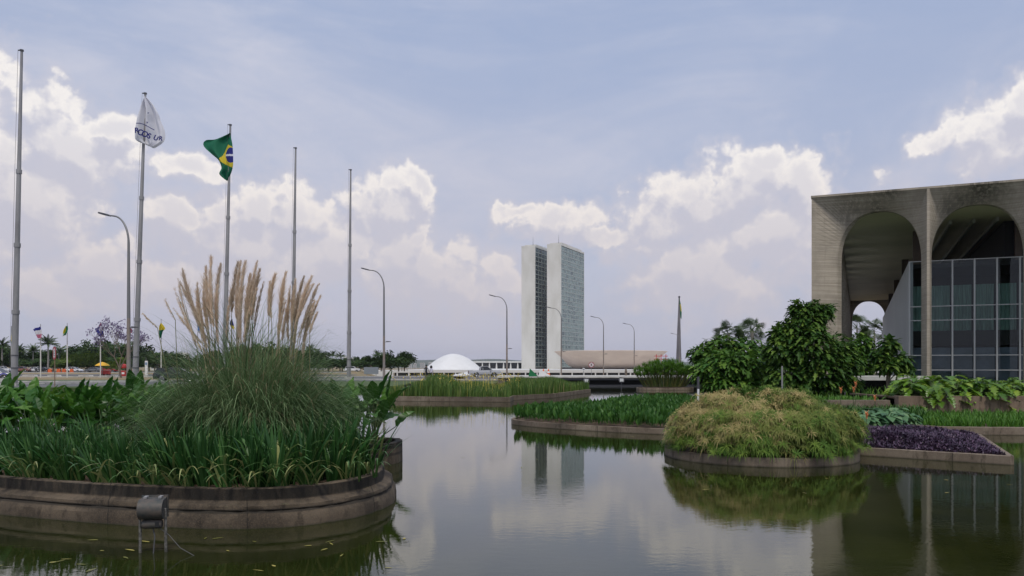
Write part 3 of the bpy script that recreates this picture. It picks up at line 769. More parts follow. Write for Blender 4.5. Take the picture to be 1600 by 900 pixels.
# row of small regional flags
def small_pole(x, y, D=115.):
    p = seen(x, y, D); b = MB(); F = empty('slim_flagpole', (p[0], D, GZ), 0, None, 'flagpole', 'row of slim white flagpoles in the dry median')
    b.tube([(0, 0, 0), (0, 0, (p[2]-GZ)*.62)], [.09, .075], 8); b.build('lower_pole', M['pale_pole'], F)
    b = MB(); b.tube([(0, 0, (p[2]-GZ)*.62), (0, 0, p[2]-GZ)], [.06, .04], 8); b.build('upper_pole', M['galv'], F)
    b = MB(); b.lathe([(.01, .14), (.07, .07), (.01, 0)], 8, (0, 0, p[2]-GZ)); b.build('finial', M['galv_dark'], F); return F
M['pale_pole'] = material('pale_pole_paint', (.6, .6, .56), .5)
def bands(ix):
    return lambda x, y, u, v: ix[min(int(v*len(ix)), len(ix)-1)]
fl = [ (18, 511, 'slim flagpole nearest the left edge, half behind the thick grey pole', [(18,512),(18.2,525),(19,538)], [(21.5,512),(22,525),(21,538)], [0,1], bands([0,0,1,1,0]), 'narrow green and yellow flag beside the thick left flagpole'),
 (63.5, 508, 'slim flagpole carrying the blue white and pink flag', [(50.5,514.5),(55,520),(59,529)], [(64,510),(65,518),(64.5,528)], [2,3,4], bands([0,1,2]), 'small striped flag of blue, white and pink bands'),
 (105, 506.5, 'slim flagpole carrying the small dark green flag with a yellow edge', [(104,510),(99,516),(97,526)], [(105.4,509),(106,516),(103,523.5)], [0,1,3], lambda x,y,u,v: 2 if (v>.75 and u<.4) else (1 if u<.38 else 0), 'small dark green flag with yellow and white corner'),
 (157, 504.5, 'slim flagpole carrying the blue, white and red flag', [(157,505.5),(152,512),(148,514),(154,522),(157,526.5)], [(157.5,505),(160,510),(161,515),(162,522),(161.6,526)], [5,3,2], lambda x,y,u,v: 0 if v<.22 else (1 if u>.5-.6*(v-.4) and v<.6 else 2), 'small flag with a broad blue band below white and red'),
 (203.2, 509, 'slim flagpole carrying the small red and white flag', [(198,512),(199,514.5),(202,518)], [(205.5,513),(206,517),(205,521)], [3,5], lambda x,y,u,v: 1 if u>.6 else 0, 'small red and white flag next to the curved lamp post'),
 (251.8, 500, 'slim flagpole carrying the yellow and green flag', [(251.5,505),(249,512),(248,520),(247.6,528)], [(252,505),(257.5,513),(255,518),(253,528)], [1,6], lambda x,y,u,v: 0 if v<.5 else 1, 'small flag, yellow over green'),
 (309, 504, 'slim flagpole partly hidden by the leftmost pampas plumes', [(308,506),(307,512),(309,519)], [(311,506),(315,512),(314,520)], [3,7], lambda x,y,u,v: 1 if .3<v<.8 and u>.3 else 0, 'small white and light blue flag glimpsed between the left pampas plumes'),
 (362, 494, 'slim flagpole seen through the middle pampas plumes', [(361,498),(359,505),(362,513)], [(363.5,499),(365,506),(366,515)], [2,1], lambda x,y,u,v: 1 if v>.65 else 0, 'small purple blue and yellow flag glimpsed among the middle pampas plumes')]
FM_ = [FGR2, FYEL, FBLU, FWHT, FPNK, FRED, FGRN, FLBL]
for k, (x, y, lab, lf, rt, mi, cf, flab) in enumerate(fl):
    F = small_pole(x, y); F['label'] = lab
    o, _, _ = cloth('small_flag', 114.8, lf, rt, cf, [FM_[i] for i in mi], 24, 24, .22, 1.5, k); tag(o, flab, 'flag', 'small flags on the slim poles')
o, _, _ = cloth('large_flag', 899, [(1061, 466), (1061.3, 480), (1062.5, 487), (1063.3, 497)], [(1061.6, 466), (1064, 478), (1065, 488), (1064.8, 499)], lambda x, y, u, v: 1 if .25 < v < .62 and u > .45 else 0, [FGR2, FYEL], 16, 24, .8, 1.5)
tag(o, 'green and yellow flag drooping from the giant far mast', 'flag')

# ------------------------------------------------------------------ street lamps
def make_lamp(zb=0.):
    F = empty('street_lamp', (0, 0, 0), 0, 'x', 'street lamp', 'tall curved street lamps')
    b = MB(); b.tube([(0, 0, zb), (0, 0, 5.5)], [.17, .14], 12); auto_smooth(b.build('lower_pole', M['rust_lamp'], F))
    pts = [(0, 0, 5.5), (0, 0, 11.6)]
    for i in range(1, 13):
        a = R(90*i/12); pts.append((-1.9*(1-math.cos(a)), 0, 11.6+2.35*math.sin(a)))
    pts[-1] = (-1.95, 0, 13.98); pts.append((-2.3, 0, 14.03))
    b = MB(); b.tube(pts, [.14, .1]+[.085-.002*i for i in range(12)]+[.055], 12); auto_smooth(b.build('curved_pole', M['lamp_grey'], F))
    b = MB(); b.prism([(-3.5, 14.32), (-3.35, 14.24), (-2.7, 14.05), (-2.25, 13.95), (-2.25, 14.08), (-2.7, 14.22), (-3.4, 14.4)], -.14, .14); b.build('lamp_head', M['galv_dark'], F)
    b = MB(); b.tube([(0, 0, 4.7), (.5, 0, 4.75)], .03, 6); b.prism([(.35, 4.7), (1.0, 4.72), (.98, 4.8), (.4, 4.84)], -.1, .1); b.build('side_lamp', M['galv_dark'], F)
    b = MB(); b.box(-.25, .25, -.25, .25, zb, zb+.06); b.build('base_plate', M['galv_dark'], F)
    return F
M['rust_lamp'] = material('weathered_lamp_paint', (.25, .235, .225), .7, var=(.25, .19, .15), vscale=.8)
LPX = [(201, 326, 'curved street lamp nearest the viewer, beside the lettered flag pole'), (600, 416, 'curved street lamp right of the bare flagpoles'), (792, 459, 'curved street lamp standing left of the twin towers'),
       (877, 478, 'curved street lamp in front of the right hand tower'), (943, 493, 'curved street lamp before the left half of the bowl'), (991, 504, 'curved street lamp before the middle of the bowl'),
       (1062, 520, 'curved street lamp half hidden by the giant mast'), (1109, 528, 'farthest curved street lamp, its head showing above the broad bushes')]
lp0 = make_lamp(); lp1 = make_lamp(-5.3)
for i, (x, y, lab) in enumerate(LPX):
    D = 12.83*1244.4/(573-y)
    o = lp0 if i == 0 else lp1 if i == 3 else copy_tree(lp0 if i < 3 else lp1)
    o.location = ((x-800)*D/1244.4, D, GZ); o['label'] = lab; o.rotation_euler.z = R(-25)

# ------------------------------------------------------------------ the air
hzm = bpy.data.materials.new('haze_air'); hzm.use_nodes = True; t = hzm.node_tree; t.nodes.clear()
vo_ = N(t, 'ShaderNodeVolumePrincipled'); vo_.inputs['Color'].default_value = (.8, .84, .95, 1); vo_.inputs['Density'].default_value = 7e-5; vo_.inputs['Anisotropy'].default_value = .2
mo_ = N(t, 'ShaderNodeOutputMaterial'); L(t, vo_.outputs[0], mo_.inputs['Volume'])
b = MB(); b.box(-9500, 9500, -60, 7200, -8, 110); tag(b.build('haze', hzm), kind='stuff')
# ------------------------------------------------------------------ planters in the pond
def wall_material(name, c0, c1, moss, wet=.12, lip=None):
    m = bpy.data.materials.new(name); m.use_nodes = True; t = m.node_tree; b = t.nodes['Principled BSDF']; k = NG(t)
    tcn = N(t, 'ShaderNodeTexCoord'); v = tcn.outputs['Object']; sp = N(t, 'ShaderNodeSeparateXYZ'); L(t, v, sp.inputs[0])
    n1 = k.noise(v, 1.6, 6, .7); n2 = k.noise(k.v('MULTIPLY', v, (1, 1, .3)), 6, 5, .7); gr = k.noise(v, 60, 3, .7)
    c = k.mix(k.step(n1, .35, .65), c0, c1)
    c = k.mix(k.m('MULTIPLY', k.step(n2, .5, .68), .7), c, (c0[0]*.3, c0[1]*.3, c0[2]*.28))
    c = k.mix(k.m('MULTIPLY', k.step(gr, .45, .7), .35), c, (c1[0]*1.6, c1[1]*1.5, c1[2]*1.3))
    jx = k.m('FRACT', k.m('MULTIPLY', k.m('ADD', sp.outputs[0], k.m('MULTIPLY', sp.outputs[1], .35)), .58)); jn = k.m('MULTIPLY', k.step(jx, .012, .004), .8)
    c = k.mix(jn, c, (c0[0]*.15, c0[1]*.15, c0[2]*.15))
    lich = k.step(k.noise(v, 3.1, 6, .75), .6, .66); c = k.mix(k.m('MULTIPLY', lich, .6), c, (.12, .115, .055))
    wl = k.m('ADD', sp.outputs[2], k.m('MULTIPLY', n2, .05))
    c = k.mix(k.step(wl, wet, wet-.06), c, moss)
    if lip:   # darker colour on the upright lip and along the grooves
        lip_dark = k.m('MULTIPLY', k.step(sp.outputs[2], lip-.06, lip-.03), k.step(sp.outputs[2], .456, .445))
        lip_dark = k.m('MULTIPLY', lip_dark, k.step(n2, .3, .55, to0=.55, to1=1.0)); c = k.mix(lip_dark, c, (.016, .013, .009))
        gro = k.m('MULTIPLY', k.step(sp.outputs[2], .165, .185), k.step(sp.outputs[2], .235, .215)); c = k.mix(k.m('MULTIPLY', gro, .8), c, (.02, .017, .012))
    L(t, c, b.inputs['Base Color']); b.inputs['Roughness'].default_value = .92
    bn = N(t, 'ShaderNodeBump'); bn.inputs['Distance'].default_value = .012; L(t, k.m('ADD', k.m('MULTIPLY', gr, .6), n2), bn.inputs['Height']); L(t, bn.outputs[0], b.inputs['Normal']); return m
M['old_wall'] = wall_material('weathered_planter_wall', (.04, .03, .02), (.115, .088, .06), (.016, .02, .009), .06, .36)
M['wall'] = wall_material('planter_wall', (.15, .115, .085), (.22, .18, .135), (.04, .035, .02), .07)
def outline_normals(pts):
    n = len(pts); out = []
    for i in range(n):
        a, b = Vector(pts[i-1]), Vector(pts[(i+1) % n]); t = (b-a).normalized(); out.append(Vector((t.y, -t.x)))
    return out
def planter(name, pts, prof, mat, label, soil_z, group=None, corner=False):
    """pts: closed outline (counter-clockwise) of the wall's outer face at the top; prof: (outwards, z) from inner rim to below the water"""
    area = sum(pts[i-1][0]*pts[i][1]-pts[i][0]*pts[i-1][1] for i in range(len(pts)))
    if area < 0: pts = pts[::-1]
    ns = outline_normals(pts); n = len(pts); vs = []
    root = empty(name, (sum(p[0] for p in pts)/n, sum(p[1] for p in pts)/n, 0), 0, label, 'planter', group); c = root.location
    rw = random.Random(len(pts))
    jit = [[rw.gauss(0, 1) for _ in pts] for _ in prof]
    for (o_, z), jr in zip(prof, jit):
        for k, (p, q) in enumerate(zip(pts, ns)):
            e = .006*(jr[k]+math.sin(k*.7)) if z > -.5 else 0; vs.append((p[0]+q.x*(o_+e)-c.x, p[1]+q.y*(o_+e)-c.y, z+e*.6))
    fs = [(j*n+i, j*n+(i+1) % n, (j+1)*n+(i+1) % n, (j+1)*n+i) for j in range(len(prof)-1) for i in range(n)]
    b = MB(); b.add(vs, [f[::-1] for f in fs]); auto_smooth(b.build('wall', mat, root), 30)
    b = MB(); inner = [(p[0]+q.x*prof[0][0]*.9-c.x, p[1]+q.y*prof[0][0]*.9-c.y) for p, q in zip(pts, ns)]; b.poly(inner, soil_z); b.build('soil', M['dirt'], root)
    return root
PROF_OLD = [(-.13, .34), (-.13, .445), (-.11, .46), (-.01, .46), (0, .45), (.005, .31), (.02, .3), (.1, .275), (.12, .26), (.125, .215), (.11, .2), (.125, .185), (.165, .13), (.18, .06), (.18, -.9)]
i1 = [(-11.5, 13.6), (-9.7, 12.2), (-8.15, 11.25), (-6.2, 10.35), (-4.5, 9.8), (-3.3, 9.62), (-2.5, 9.9), (-1.98, 10.7), (-1.92, 11.8), (-2.4, 13.2), (-4.0, 14.0), (-6.5, 14.2), (-8.5, 14.1), (-10.5, 14.4)]
I1 = catmull([(x, y+.12) for x, y in i1], 10)
planter('curved_planter', I1, PROF_OLD, M['old_wall'], 'big curved weathered planter with a stepped rim in the left foreground', .36)
def simple_prof(h, t=.12): return [(-t, h-.08), (-t, h), (0, h), (.004, h-.006), (.006, -.9)]
i2 = [(-18, 17.4), (-14, 16.0), (-10, 15.6), (-6, 15.5), (-3.4, 15.5), (-2.55, 15.7), (-2.3, 16.3), (-2.5, 17.1), (-4, 17.8), (-8, 18.3), (-14, 18.8), (-18, 18.9)]
I2 = catmull(i2, 8); planter('narrow_planter', I2, simple_prof(.42, .14), M['old_wall'], 'narrow planter with broad leaved plants behind the big left planter', .3)
I3 = [(5.4+2.02*math.cos(2*math.pi*i/64), 17.4+2.02*math.sin(2*math.pi*i/64)) for i in range(64)]
planter('round_planter', I3, simple_prof(.18, .1), M['wall'], 'round planter under the golden green grass mound', .12)
def dense(pts, step=1.0):
    out = []
    for i in range(len(pts)):
        a, b = Vector(pts[i]), Vector(pts[(i+1) % len(pts)]); n = max(1, int((b-a).length/step))
        for k in range(n): out.append(tuple(a+(b-a)*k/n))
    return out
I4 = [(7.0, 18.0), (9.86, 15.75), (9.92, 15.76), (12.3, 20.9), (12.2, 21.0), (8.2, 21.6)]
planter('angular_planter', I4, simple_prof(.18, .16), M['wall'], 'straight edged planter with a sharp corner filled with purple leaves', .16)
i5 = [(0.0, 27.4), (.25, 26.4), (1.2, 25.2), (2.7, 23.9), (4.3, 22.9), (6.5, 22.2), (8.5, 23.5), (9.7, 30), (9.4, 37.5), (7, 39), (4.6, 36), (3.4, 32.2), (1.6, 30.8), (.4, 29.3)]
I5 = catmull(i5, 6); planter('low_planter', I5, simple_prof(.165, .12), M['wall'], 'low planter of short green leaves reaching out to the middle of the pond', .11)
I6 = dense([(-7.2, 45.3), (-.1, 43.7), (.1, 46.2), (2.6, 49.6), (5.9, 59.8), (3.4, 63.0), (-7.2, 61.5)], 2)
planter('far_planter', I6, simple_prof(.27, .15), M['wall'], 'long planter of yellow flowering plants before the white dome', .22)
I7 = catmull([(10.7, 66.5), (12.5, 65.9), (14.6, 66.3), (15.4, 67.8), (14.4, 69.4), (12.4, 69.6), (10.8, 68.4)], 6)
planter('small_round_planter', I7, simple_prof(.2, .15), M['wall'], 'small round planter under the papyrus clump near the bridge', .22)
I8 = dense([(9.4, 27.4), (12.4, 22.9), (13.0, 22.75), (34, 21.0), (34, 27.4), (12, 27.55)], 2)
planter('bordering_planter', I8, simple_prof(.22, .2), M['wall'], 'long low planter of grassy leaves along the right edge below the retaining wall', .16)
RW = empty('retaining_wall', (20, 27.6, 0), 0, 'rough brown retaining wall holding the big split leaf plants', 'wall')
b = MB(); b.box(-6.6, 14, 0, .3, -.2, .93); b.build('wall', M['wall2'] if 'wall2' in M else wall_material('rough_brown_wall', (.14, .1, .07), (.23, .17, .12), (.06, .06, .03), .45), RW)
b = MB(); b.box(-6.6, 14, .31, 4.0, .0, .84); b.box(-6.6, -6.3, .3, 4, -.2, .9); b.build('soil', M['dirt'], RW)
CW = MB(); CW.box(10.4, 13.2, 27.8, 28.1, -.3, .78); tag(CW.build('low_wall', M['wall']), 'low concrete wall behind the orange flowers', 'wall')
CWp = MB(); CWp.box(10.4, 13.2, 28.11, 30.5, -.3, .66); tag(CWp.build('soil_bank', M['dirt']), kind='structure')

# ------------------------------------------------------------------ foliage materials
LF = {}
LF['iris'] = leafmat('iris_leaf', (.012, .048, .014), (.055, .125, .04), (.024, .075, .022), .42, .22, .4, dead=(.3, .32, .12), deadf=.97)
LF['broad'] = leafmat('broad_leaf', (.02, .075, .012), (.085, .18, .025), (.04, .115, .016), .38, .28, .45, dead=(.3, .28, .08), deadf=.98)
LF['pampas'] = leafmat('pampas_blade', (.07, .135, .045), (.36, .49, .24), (.16, .26, .11), .6, .3, .25, dead=(.42, .34, .2), deadf=.93)
LF['plume'] = leafmat('pampas_plume', (.58, .44, .32), (.9, .8, .66), (.75, .62, .48), .9, .5, .1)
LF['straw'] = leafmat('dry_stalk', (.2, .17, .09), (.34, .28, .17), (.15, .17, .07), .7, .0, .2)
LF['sedge'] = leafmat('golden_sedge', (.07, .13, .02), (.42, .34, .15), (.21, .24, .06), .6, .25, .2)
LF['sedge_green'] = leafmat('green_sedge', (.035, .09, .015), (.12, .18, .04), (.07, .13, .025), .6, .25, .2)
LF['papyrus'] = leafmat('papyrus_rays', (.05, .13, .02), (.14, .26, .05), (.09, .19, .03), .6, .4, .2)
LF['mid'] = leafmat('arrow_leaf', (.02, .075, .015), (.06, .14, .03), (.035, .1, .02), .5, .25, .35)
LF['far'] = leafmat('far_reed', (.04, .085, .025), (.13, .18, .06), (.07, .125, .035), .6, .25, .25, dead=(.3, .26, .12), deadf=.95)
LF['lawn'] = leafmat('bright_grass', (.03, .1, .012), (.09, .19, .03), (.055, .14, .02), .5, .3, .3)
LF['purple'] = leafmat('purple_leaf', (.022, .012, .026), (.17, .1, .16), (.06, .028, .065), .45, .1, .4)
LF['monstera'] = leafmat('split_leaf', (.05, .12, .015), (.19, .27, .035), (.1, .19, .022), .35, .3, .45)
LF['dark'] = leafmat('dark_lobed_leaf', (.018, .055, .01), (.1, .16, .03), (.04, .088, .016), .55, .25, .25)
LF['bush'] = leafmat('green_bush_leaf', (.03, .09, .015), (.12, .2, .035), (.06, .13, .022), .55, .25, .25)
LF['blue'] = leafmat('blue_green_leaf', (.04, .1, .06), (.12, .2, .12), (.07, .15, .08), .5, .2, .3)
LF['tree'] = leafmat('distant_leaf', (.022, .045, .018), (.06, .09, .035), (.035, .065, .025), .7, .15, .15)
LF['tree_light'] = leafmat('distant_light_leaf', (.05, .085, .02), (.12, .155, .04), (.08, .12, .03), .7, .2, .15)
LF['palm'] = leafmat('palm_frond', (.025, .055, .02), (.07, .1, .045), (.045, .075, .03), .6, .15, .25)
LF['jaca'] = leafmat('purple_blossom', (.12, .09, .17), (.32, .28, .42), (.2, .17, .28), .8, .3, .1)
M['flower_orange'] = material('orange_petal', (.85, .36, .14), .6)
M['flower_yellow'] = material('yellow_petal', (.75, .6, .12), .6)

# ------------------------------------------------------------------ left foreground: sword leaved clumps
def iris_mesh(r, nleaf, Lm, spread=.55, w=.042):
    b = MB()
    for i in range(nleaf):
        az = r.uniform(0, 2*math.pi); f = r.random(); Ln = Lm*r.uniform(.6, 1.12); t0 = r.uniform(.02, .3)*spread*2*f
        bent = r.random() < .17
        b.rv = min(.82, max(0, r.gauss(.42, .22)))
        if bent: b.rv = r.uniform(.75, .97)
        t1 = r.uniform(1.9, 2.7) if bent else t0+r.uniform(.05, .75)*(.3+f)
        b.blade((.07*math.cos(az)*f, .07*math.sin(az)*f, -.03), az+r.uniform(-.4, .4), Ln, w*r.uniform(.7, 1.25), t0, t1, 6, 1.6 if not bent else 2.2,
                prof=lambda u: min(1, .7+u*1.2)*(1-u**3.5)+.02, twist=r.uniform(-1.2, 1.2))
    return b.mesh('sword_leaves', LF['iris'])
rI = random.Random(11); IM = [iris_mesh(rI, 30, .82, .75, .044) for _ in range(7)]
spots = scatter([(p[0], p[1]) for p in I1], 330, rI, .235)
k = 0
for (x, y) in spots:
    ed = edge_dist((x, y), I1)
    if ed < .2 or y > 13.3+rI.uniform(-.3, .3) or x < -10.8: continue
    if math.hypot((x+4.0)/1.35, (y-12.3)/.85) < 1: continue
    px = 800+x/y*1244
    if px < -80: continue
    s_ = rI.uniform(.85, 1.2)*(.82 if px < 260 else 1.02)*(.92 if ed < .45 else 1)
    o = place(IM[k % 7], 'sword_leaf_clump', None, (x, y, .37), rI.uniform(0, 6.28), (s_, s_, s_*rI.uniform(.9, 1.1)), (rI.uniform(-.08, .08)+.1, rI.uniform(-.12, .12)-(.22 if px < 300 else 0), rI.uniform(0, 6.28)*0+rI.choice((0, 1.57, 3.14))*0))
    tag(o, 'dark green sword leaved clump crowding the big left planter', 'plant', 'sword leaved clumps in the big left planter'); k += 1
# a few loose arching leaves at the very rim
for j in range(44):
    i = rI.randrange(8, 75); p = I1[i]; 
    if not (9.5 < p[1] < 12.5): continue
    b = MB(); b.rv = .5
    for q in range(rI.randint(2, 5)): b.rv = rI.uniform(.75, 1.0); b.blade((rI.uniform(-.12, .12), 0, 0), rI.uniform(-2.5, -.6), rI.uniform(.5, .95), .03, .55, rI.uniform(1.7, 2.7), 9, 1.4, prof=lambda u: min(1, .6+u)*(1-u**3)+.02)
    o = b.build('arching_leaf_tuft', LF['iris'], loc=(p[0], p[1]+.15, .42)); tag(o, 'pale arching leaves leaning over the rim of the big left planter', 'plant', 'arching leaf tufts at the rim of the big left planter')

# ------------------------------------------------------------------ pampas grass
rP = random.Random(5)
PG = empty('pampas_grass', (-4.15, 12.3, .36), 0, 'huge pampas grass with tall beige plumes in the left planter', 'pampas grass')
b = MB()
tus = [(rP.uniform(-.95, .95), rP.uniform(-.45, .45), rP.uniform(-.25, .25), rP.uniform(.85, 1.12), rP.random()) for _ in range(17)]
for i in range(7600):
    tx_, ty_, tl, tsz, thu = tus[i % 17]; q = rP.random()**.6; a0 = rP.uniform(0, 6.28); x = tx_+.3*q*math.cos(a0); y = ty_+.3*q*math.sin(a0)
    out = math.hypot(x, y*1.6); az = math.atan2(y*1.3+rP.gauss(0, .4), x+rP.gauss(0, .4)+tl)
    b.rv = min(1, max(0, rP.gauss(.3+.3*thu, .24)))
    if i % 7 < 2: Ln = rP.uniform(1.4, 2.35)*tsz; t0 = rP.uniform(-.05, .2); t1 = rP.uniform(.7, 2.9); pw_ = rP.uniform(1.9, 3.4)
    else: Ln = rP.uniform(1.3, 2.35)*tsz; t0 = rP.uniform(.0, .22)+.13*out; t1 = rP.uniform(1.7, 3.1); pw_ = rP.uniform(1.3, 2.4)
    Ln *= max(.7, 1.36-.5*out)
    b.blade((x, y, 0), az+rP.uniform(-.5, .5), Ln, rP.uniform(.008, .02), t0, t1, 10, pw_, twist=rP.uniform(-.8, .8))
b.build('foliage', LF['pampas'], PG)
b = MB()
for i in range(260):   # fine dry stalks and wild twigs above the tuft
    az = rP.uniform(0, 2*math.pi); q = rP.random(); b.rv = rP.random()
    b.blade((.9*q*math.cos(az)*1.25, .5*q*math.sin(az), .6), az+rP.uniform(-.5, .5), rP.uniform(1.0, 2.0), .009, rP.uniform(0, .35), rP.uniform(.4, 1.9), 8, 2.0)
b.build('dry_stalks', LF['straw'], PG)
plumes = [ # top x, top y, base x, base y (photo places), fullness
 (281,440,322,512,.9),(285,420,312,506,1.1),(292,450,318,520,.8),(308,442,318,515,1.0),(322,416,330,508,1.25),(330,402,334,512,1.3),(345,412,338,508,1.15),(318,455,326,515,.9),
 (372,410,362,490,1.1),(376,408,370,500,1.1),(384,408,374,508,1.2),(391,428,386,500,1.0),(402,408,390,498,1.2),(406,420,396,490,1.0),(394,440,384,505,1.1),
 (430,428,420,495,1.2),(422,440,424,498,.9),(447,425,437,500,1.2),(462,436,456,505,.8),(475,432,460,505,1.1),(487,432,464,502,1.2),(490,444,462,508,.9),(492,470,478,518,.9),(496,488,484,520,.7),(258,468,274,500,.3),(223,490,246,512,.3)]
def plume_mesh(r, Hh, full):
    b = MB(); n = int(600*min(1.1, full)); wmax = .12*min(1.2, full)*(Hh/.8)**.5; p1, p2 = r.uniform(0, 6), r.uniform(0, 6)
    for i in range(n):
        u = r.random(); env = math.sin(math.pi*min(1, (u*.86+.1)))**.7*(1-.4*u)*(.75+.35*math.sin(u*13+p1)*math.sin(u*5+p2)); az = r.uniform(0, 2*math.pi); b.rv = min(1, max(0, r.gauss(.5, .27)))
        b.blade((r.gauss(0, .008), r.gauss(0, .008), Hh*u), az, max(.03, wmax*env*r.uniform(.7, 2.8)), .0065, r.uniform(.1, .4), r.uniform(.3, 1.3), 3, 1.2, twist=r.uniform(-1, 1))
    return b
for _ in range(30):
    q_ = rP.choice(plumes[:24]); sh = rP.uniform(-14, 14); plumes.append((q_[0]+sh, q_[1]+rP.uniform(5, 45), q_[2]+sh*.7, q_[3]+rP.uniform(10, 40), rP.uniform(.45, .9)))
for i, (tx, ty, bx, by, full) in enumerate(plumes):
    Dp = 12.3+rP.uniform(-.4, .4); tp = Vector(seen(tx, ty, Dp)); bp = Vector(seen(bx, by, Dp+rP.uniform(-.15, .15))); d_ = tp-bp; Hh = d_.length
    root = Vector((bp.x-(tp.x-bp.x)*1.3*rP.uniform(.6, 1), bp.y, .4)); root.x = max(-5.0, min(-3.0, root.x))
    mb = plume_mesh(rP, Hh, full); q = d_.to_track_quat('Z', 'Y').to_matrix()
    mb.v = [tuple(q @ Vector(v)+bp+Vector((((v[2]/Hh)**2-(v[2]/Hh))*Hh*.12*rP.choice((1,)), 0, 0))-PG.location) for v in mb.v]
    pl = mb.build('plume', LF['plume'], PG)
    c = MB(); c.rv = rP.random(); m_ = root.lerp(bp, .55)+Vector((rP.uniform(-.05, .05), 0, 0)); c.tube([tuple(root-PG.location), tuple(m_-PG.location), tuple(bp-PG.location), tuple(bp+d_*.9-PG.location)], [.009, .007, .005, .002], 5)
    c.build('stalk', LF['straw'], PG)

# ------------------------------------------------------------------ broad leaved plants
rB = random.Random(21)
def broad_plant(r, nl, H, Lf, droop=True):
    root = empty('broad_leaved_plant', (0, 0, 0)); mb = MB(); st = MB()
    for i in range(nl):
        az = 2*math.pi*i/nl*1.618*2+r.uniform(-.3, .3); f = (i+.5)/nl; out = r.uniform(.15, .42)*H*(1.15-f*.6); z = H*(.35+.5*f)*r.uniform(.85, 1.1)
        base = Vector((0, 0, 0)); mid = Vector((math.cos(az)*out*.35, math.sin(az)*out*.35, z*.6)); tip = Vector((math.cos(az)*out, math.sin(az)*out, z))
        st.rv = r.random(); st.tube([tuple(base), tuple(mid), tuple(tip)], [.02, .014, .009], 5, False)
        tilt = r.uniform(.15, .95) if r.random() < .7 else r.uniform(.9, 1.7)
        d = Vector((math.cos(az)*math.sin(tilt), math.sin(az)*math.sin(tilt), math.cos(tilt)))
        mb.rv = min(1, max(0, r.gauss(.42, .25)))
        # leaf as a real blade: two halves folded along the midrib with wavy rims
        Ln = Lf*r.uniform(.75, 1.15); wd = Ln*r.uniform(.36, .48); sd_ = d.cross(Vector((0, 0, 1))).normalized(); sd_ = (sd_+Vector((0,0,1))*r.uniform(-.5, .5)).normalized(); nn = sd_.cross(d).normalized()
        n = 9; mid_, lf, rt = [], [], []
        for k in range(n+1):
            u = k/n; ww = wd*.5*(math.sin(math.pi*u**.62)**.75 if 0 < u < 1 else .02); p = tip+d*Ln*u-Vector((0, 0, 1))*Ln*.28*u*u*math.sin(tilt)
            wv = math.sin(k*2.3+i)*.025*Ln
            mid_.append(p); lf.append(p-sd_*ww+nn*(ww*.45+wv)); rt.append(p+sd_*ww+nn*(ww*.45-wv))
        m_ = n+1; mb.add([tuple(q) for q in lf+mid_+rt], [f_ for k in range(n) for f_ in ((k, k+1, m_+k+1, m_+k), (m_+k, m_+k+1, 2*m_+k+1, 2*m_+k))])
    return mb.mesh('leaves', LF['broad']), st.mesh('stems', M['stem']), root
BM = [broad_plant(rB, 22, 1.22, .64) for _ in range(5)]
for q in BM: bpy.data.objects.remove(q[2])
n = 0
def put_broad(x, y, s_, v, lab, grp):
    r_ = empty('broad_leaved_plant', (x, y, .3), rB.uniform(0, 6.28), lab, 'plant', grp); r_.scale = (s_, s_, s_)
    place(BM[v][0], 'leaves', r_); place(BM[v][1], 'stems', r_)
for (x, y) in scatter([(p[0], p[1]) for p in I2], 90, rB, .5):
    if edge_dist((x, y), I2) < .25: continue
    px = 800+x/y*1244
    if px < -90: continue
    if px > 560 or (px > 285 and rB.random() < .4): continue
    put_broad(x, y, rB.uniform(.78, .97)*(y/17), n % 5, 'broad leaved green plant in the row behind the sword leaves', 'broad leaved plants in the narrow planter'); n += 1
for (x, y, s_, v) in ((-2.75, 15.9, .98, 0),): put_broad(x, y, s_, v, 'tall broad leaved plant standing alone right of the pampas grass', None)
put_broad(-3.35, 16.2, .9, 3, 'broad leaved plant half behind the pampas grass, left of the lone tall one', None)
# small rank shoots hanging at the right tip
b = MB()
for i in range(22):
    b.rv = rB.random(); b.blade((rB.uniform(-.25, .2), rB.uniform(-.3, .2), 0), rB.uniform(-1.2, 1.0), rB.uniform(.5, 1.05), .05, rB.uniform(.2, .7), rB.uniform(.8, 1.8), 5, 1.5)
o = b.build('leaning_shoots', LF['iris'], loc=(-2.2, 12.2, .37)); tag(o, 'ragged leaves leaning out over the water at the right tip of the big left planter', 'plant')

# ------------------------------------------------------------------ golden grass mound
rS = random.Random(31)
def tuft(mb, p, nrm, r, n, ln, w):
    a = nrm.orthogonal().normalized(); c = nrm.cross(a)
    for i in range(n):
        t = 2*math.pi*i/n+r.uniform(-.2, .2); d = (a*math.cos(t)+c*math.sin(t))*1.0+nrm*r.uniform(-.1, .75); d.normalize(); l = ln*r.uniform(.65, 1.2)
        sdv = d.cross(nrm).normalized()*w*.5; m_ = p+d*l*.55+Vector((0, 0, .01)); e = p+d*l-Vector((0, 0, 1))*l*r.uniform(.15, .5)
        mb.add([tuple(p-sdv*.6), tuple(p+sdv*.6), tuple(m_+sdv), tuple(m_-sdv), tuple(e)], [(0, 1, 2, 3), (3, 2, 4)])
def mound(x, y): 
    q = math.hypot((x-5.45)/2.13, (y-17.4)/2.05); return .22+1.1*max(0, 1-q**2.4)**.75*(1+.08*math.sin(x*3.1+1)+.06*math.sin(x*5+y*4))
SM = empty('golden_grass_mound', (5.45, 17.4, .2), 0, 'large rounded mound of golden green umbrella grass in the round planter', 'ornamental grass')
b = MB(); g2 = MB(); st = MB()
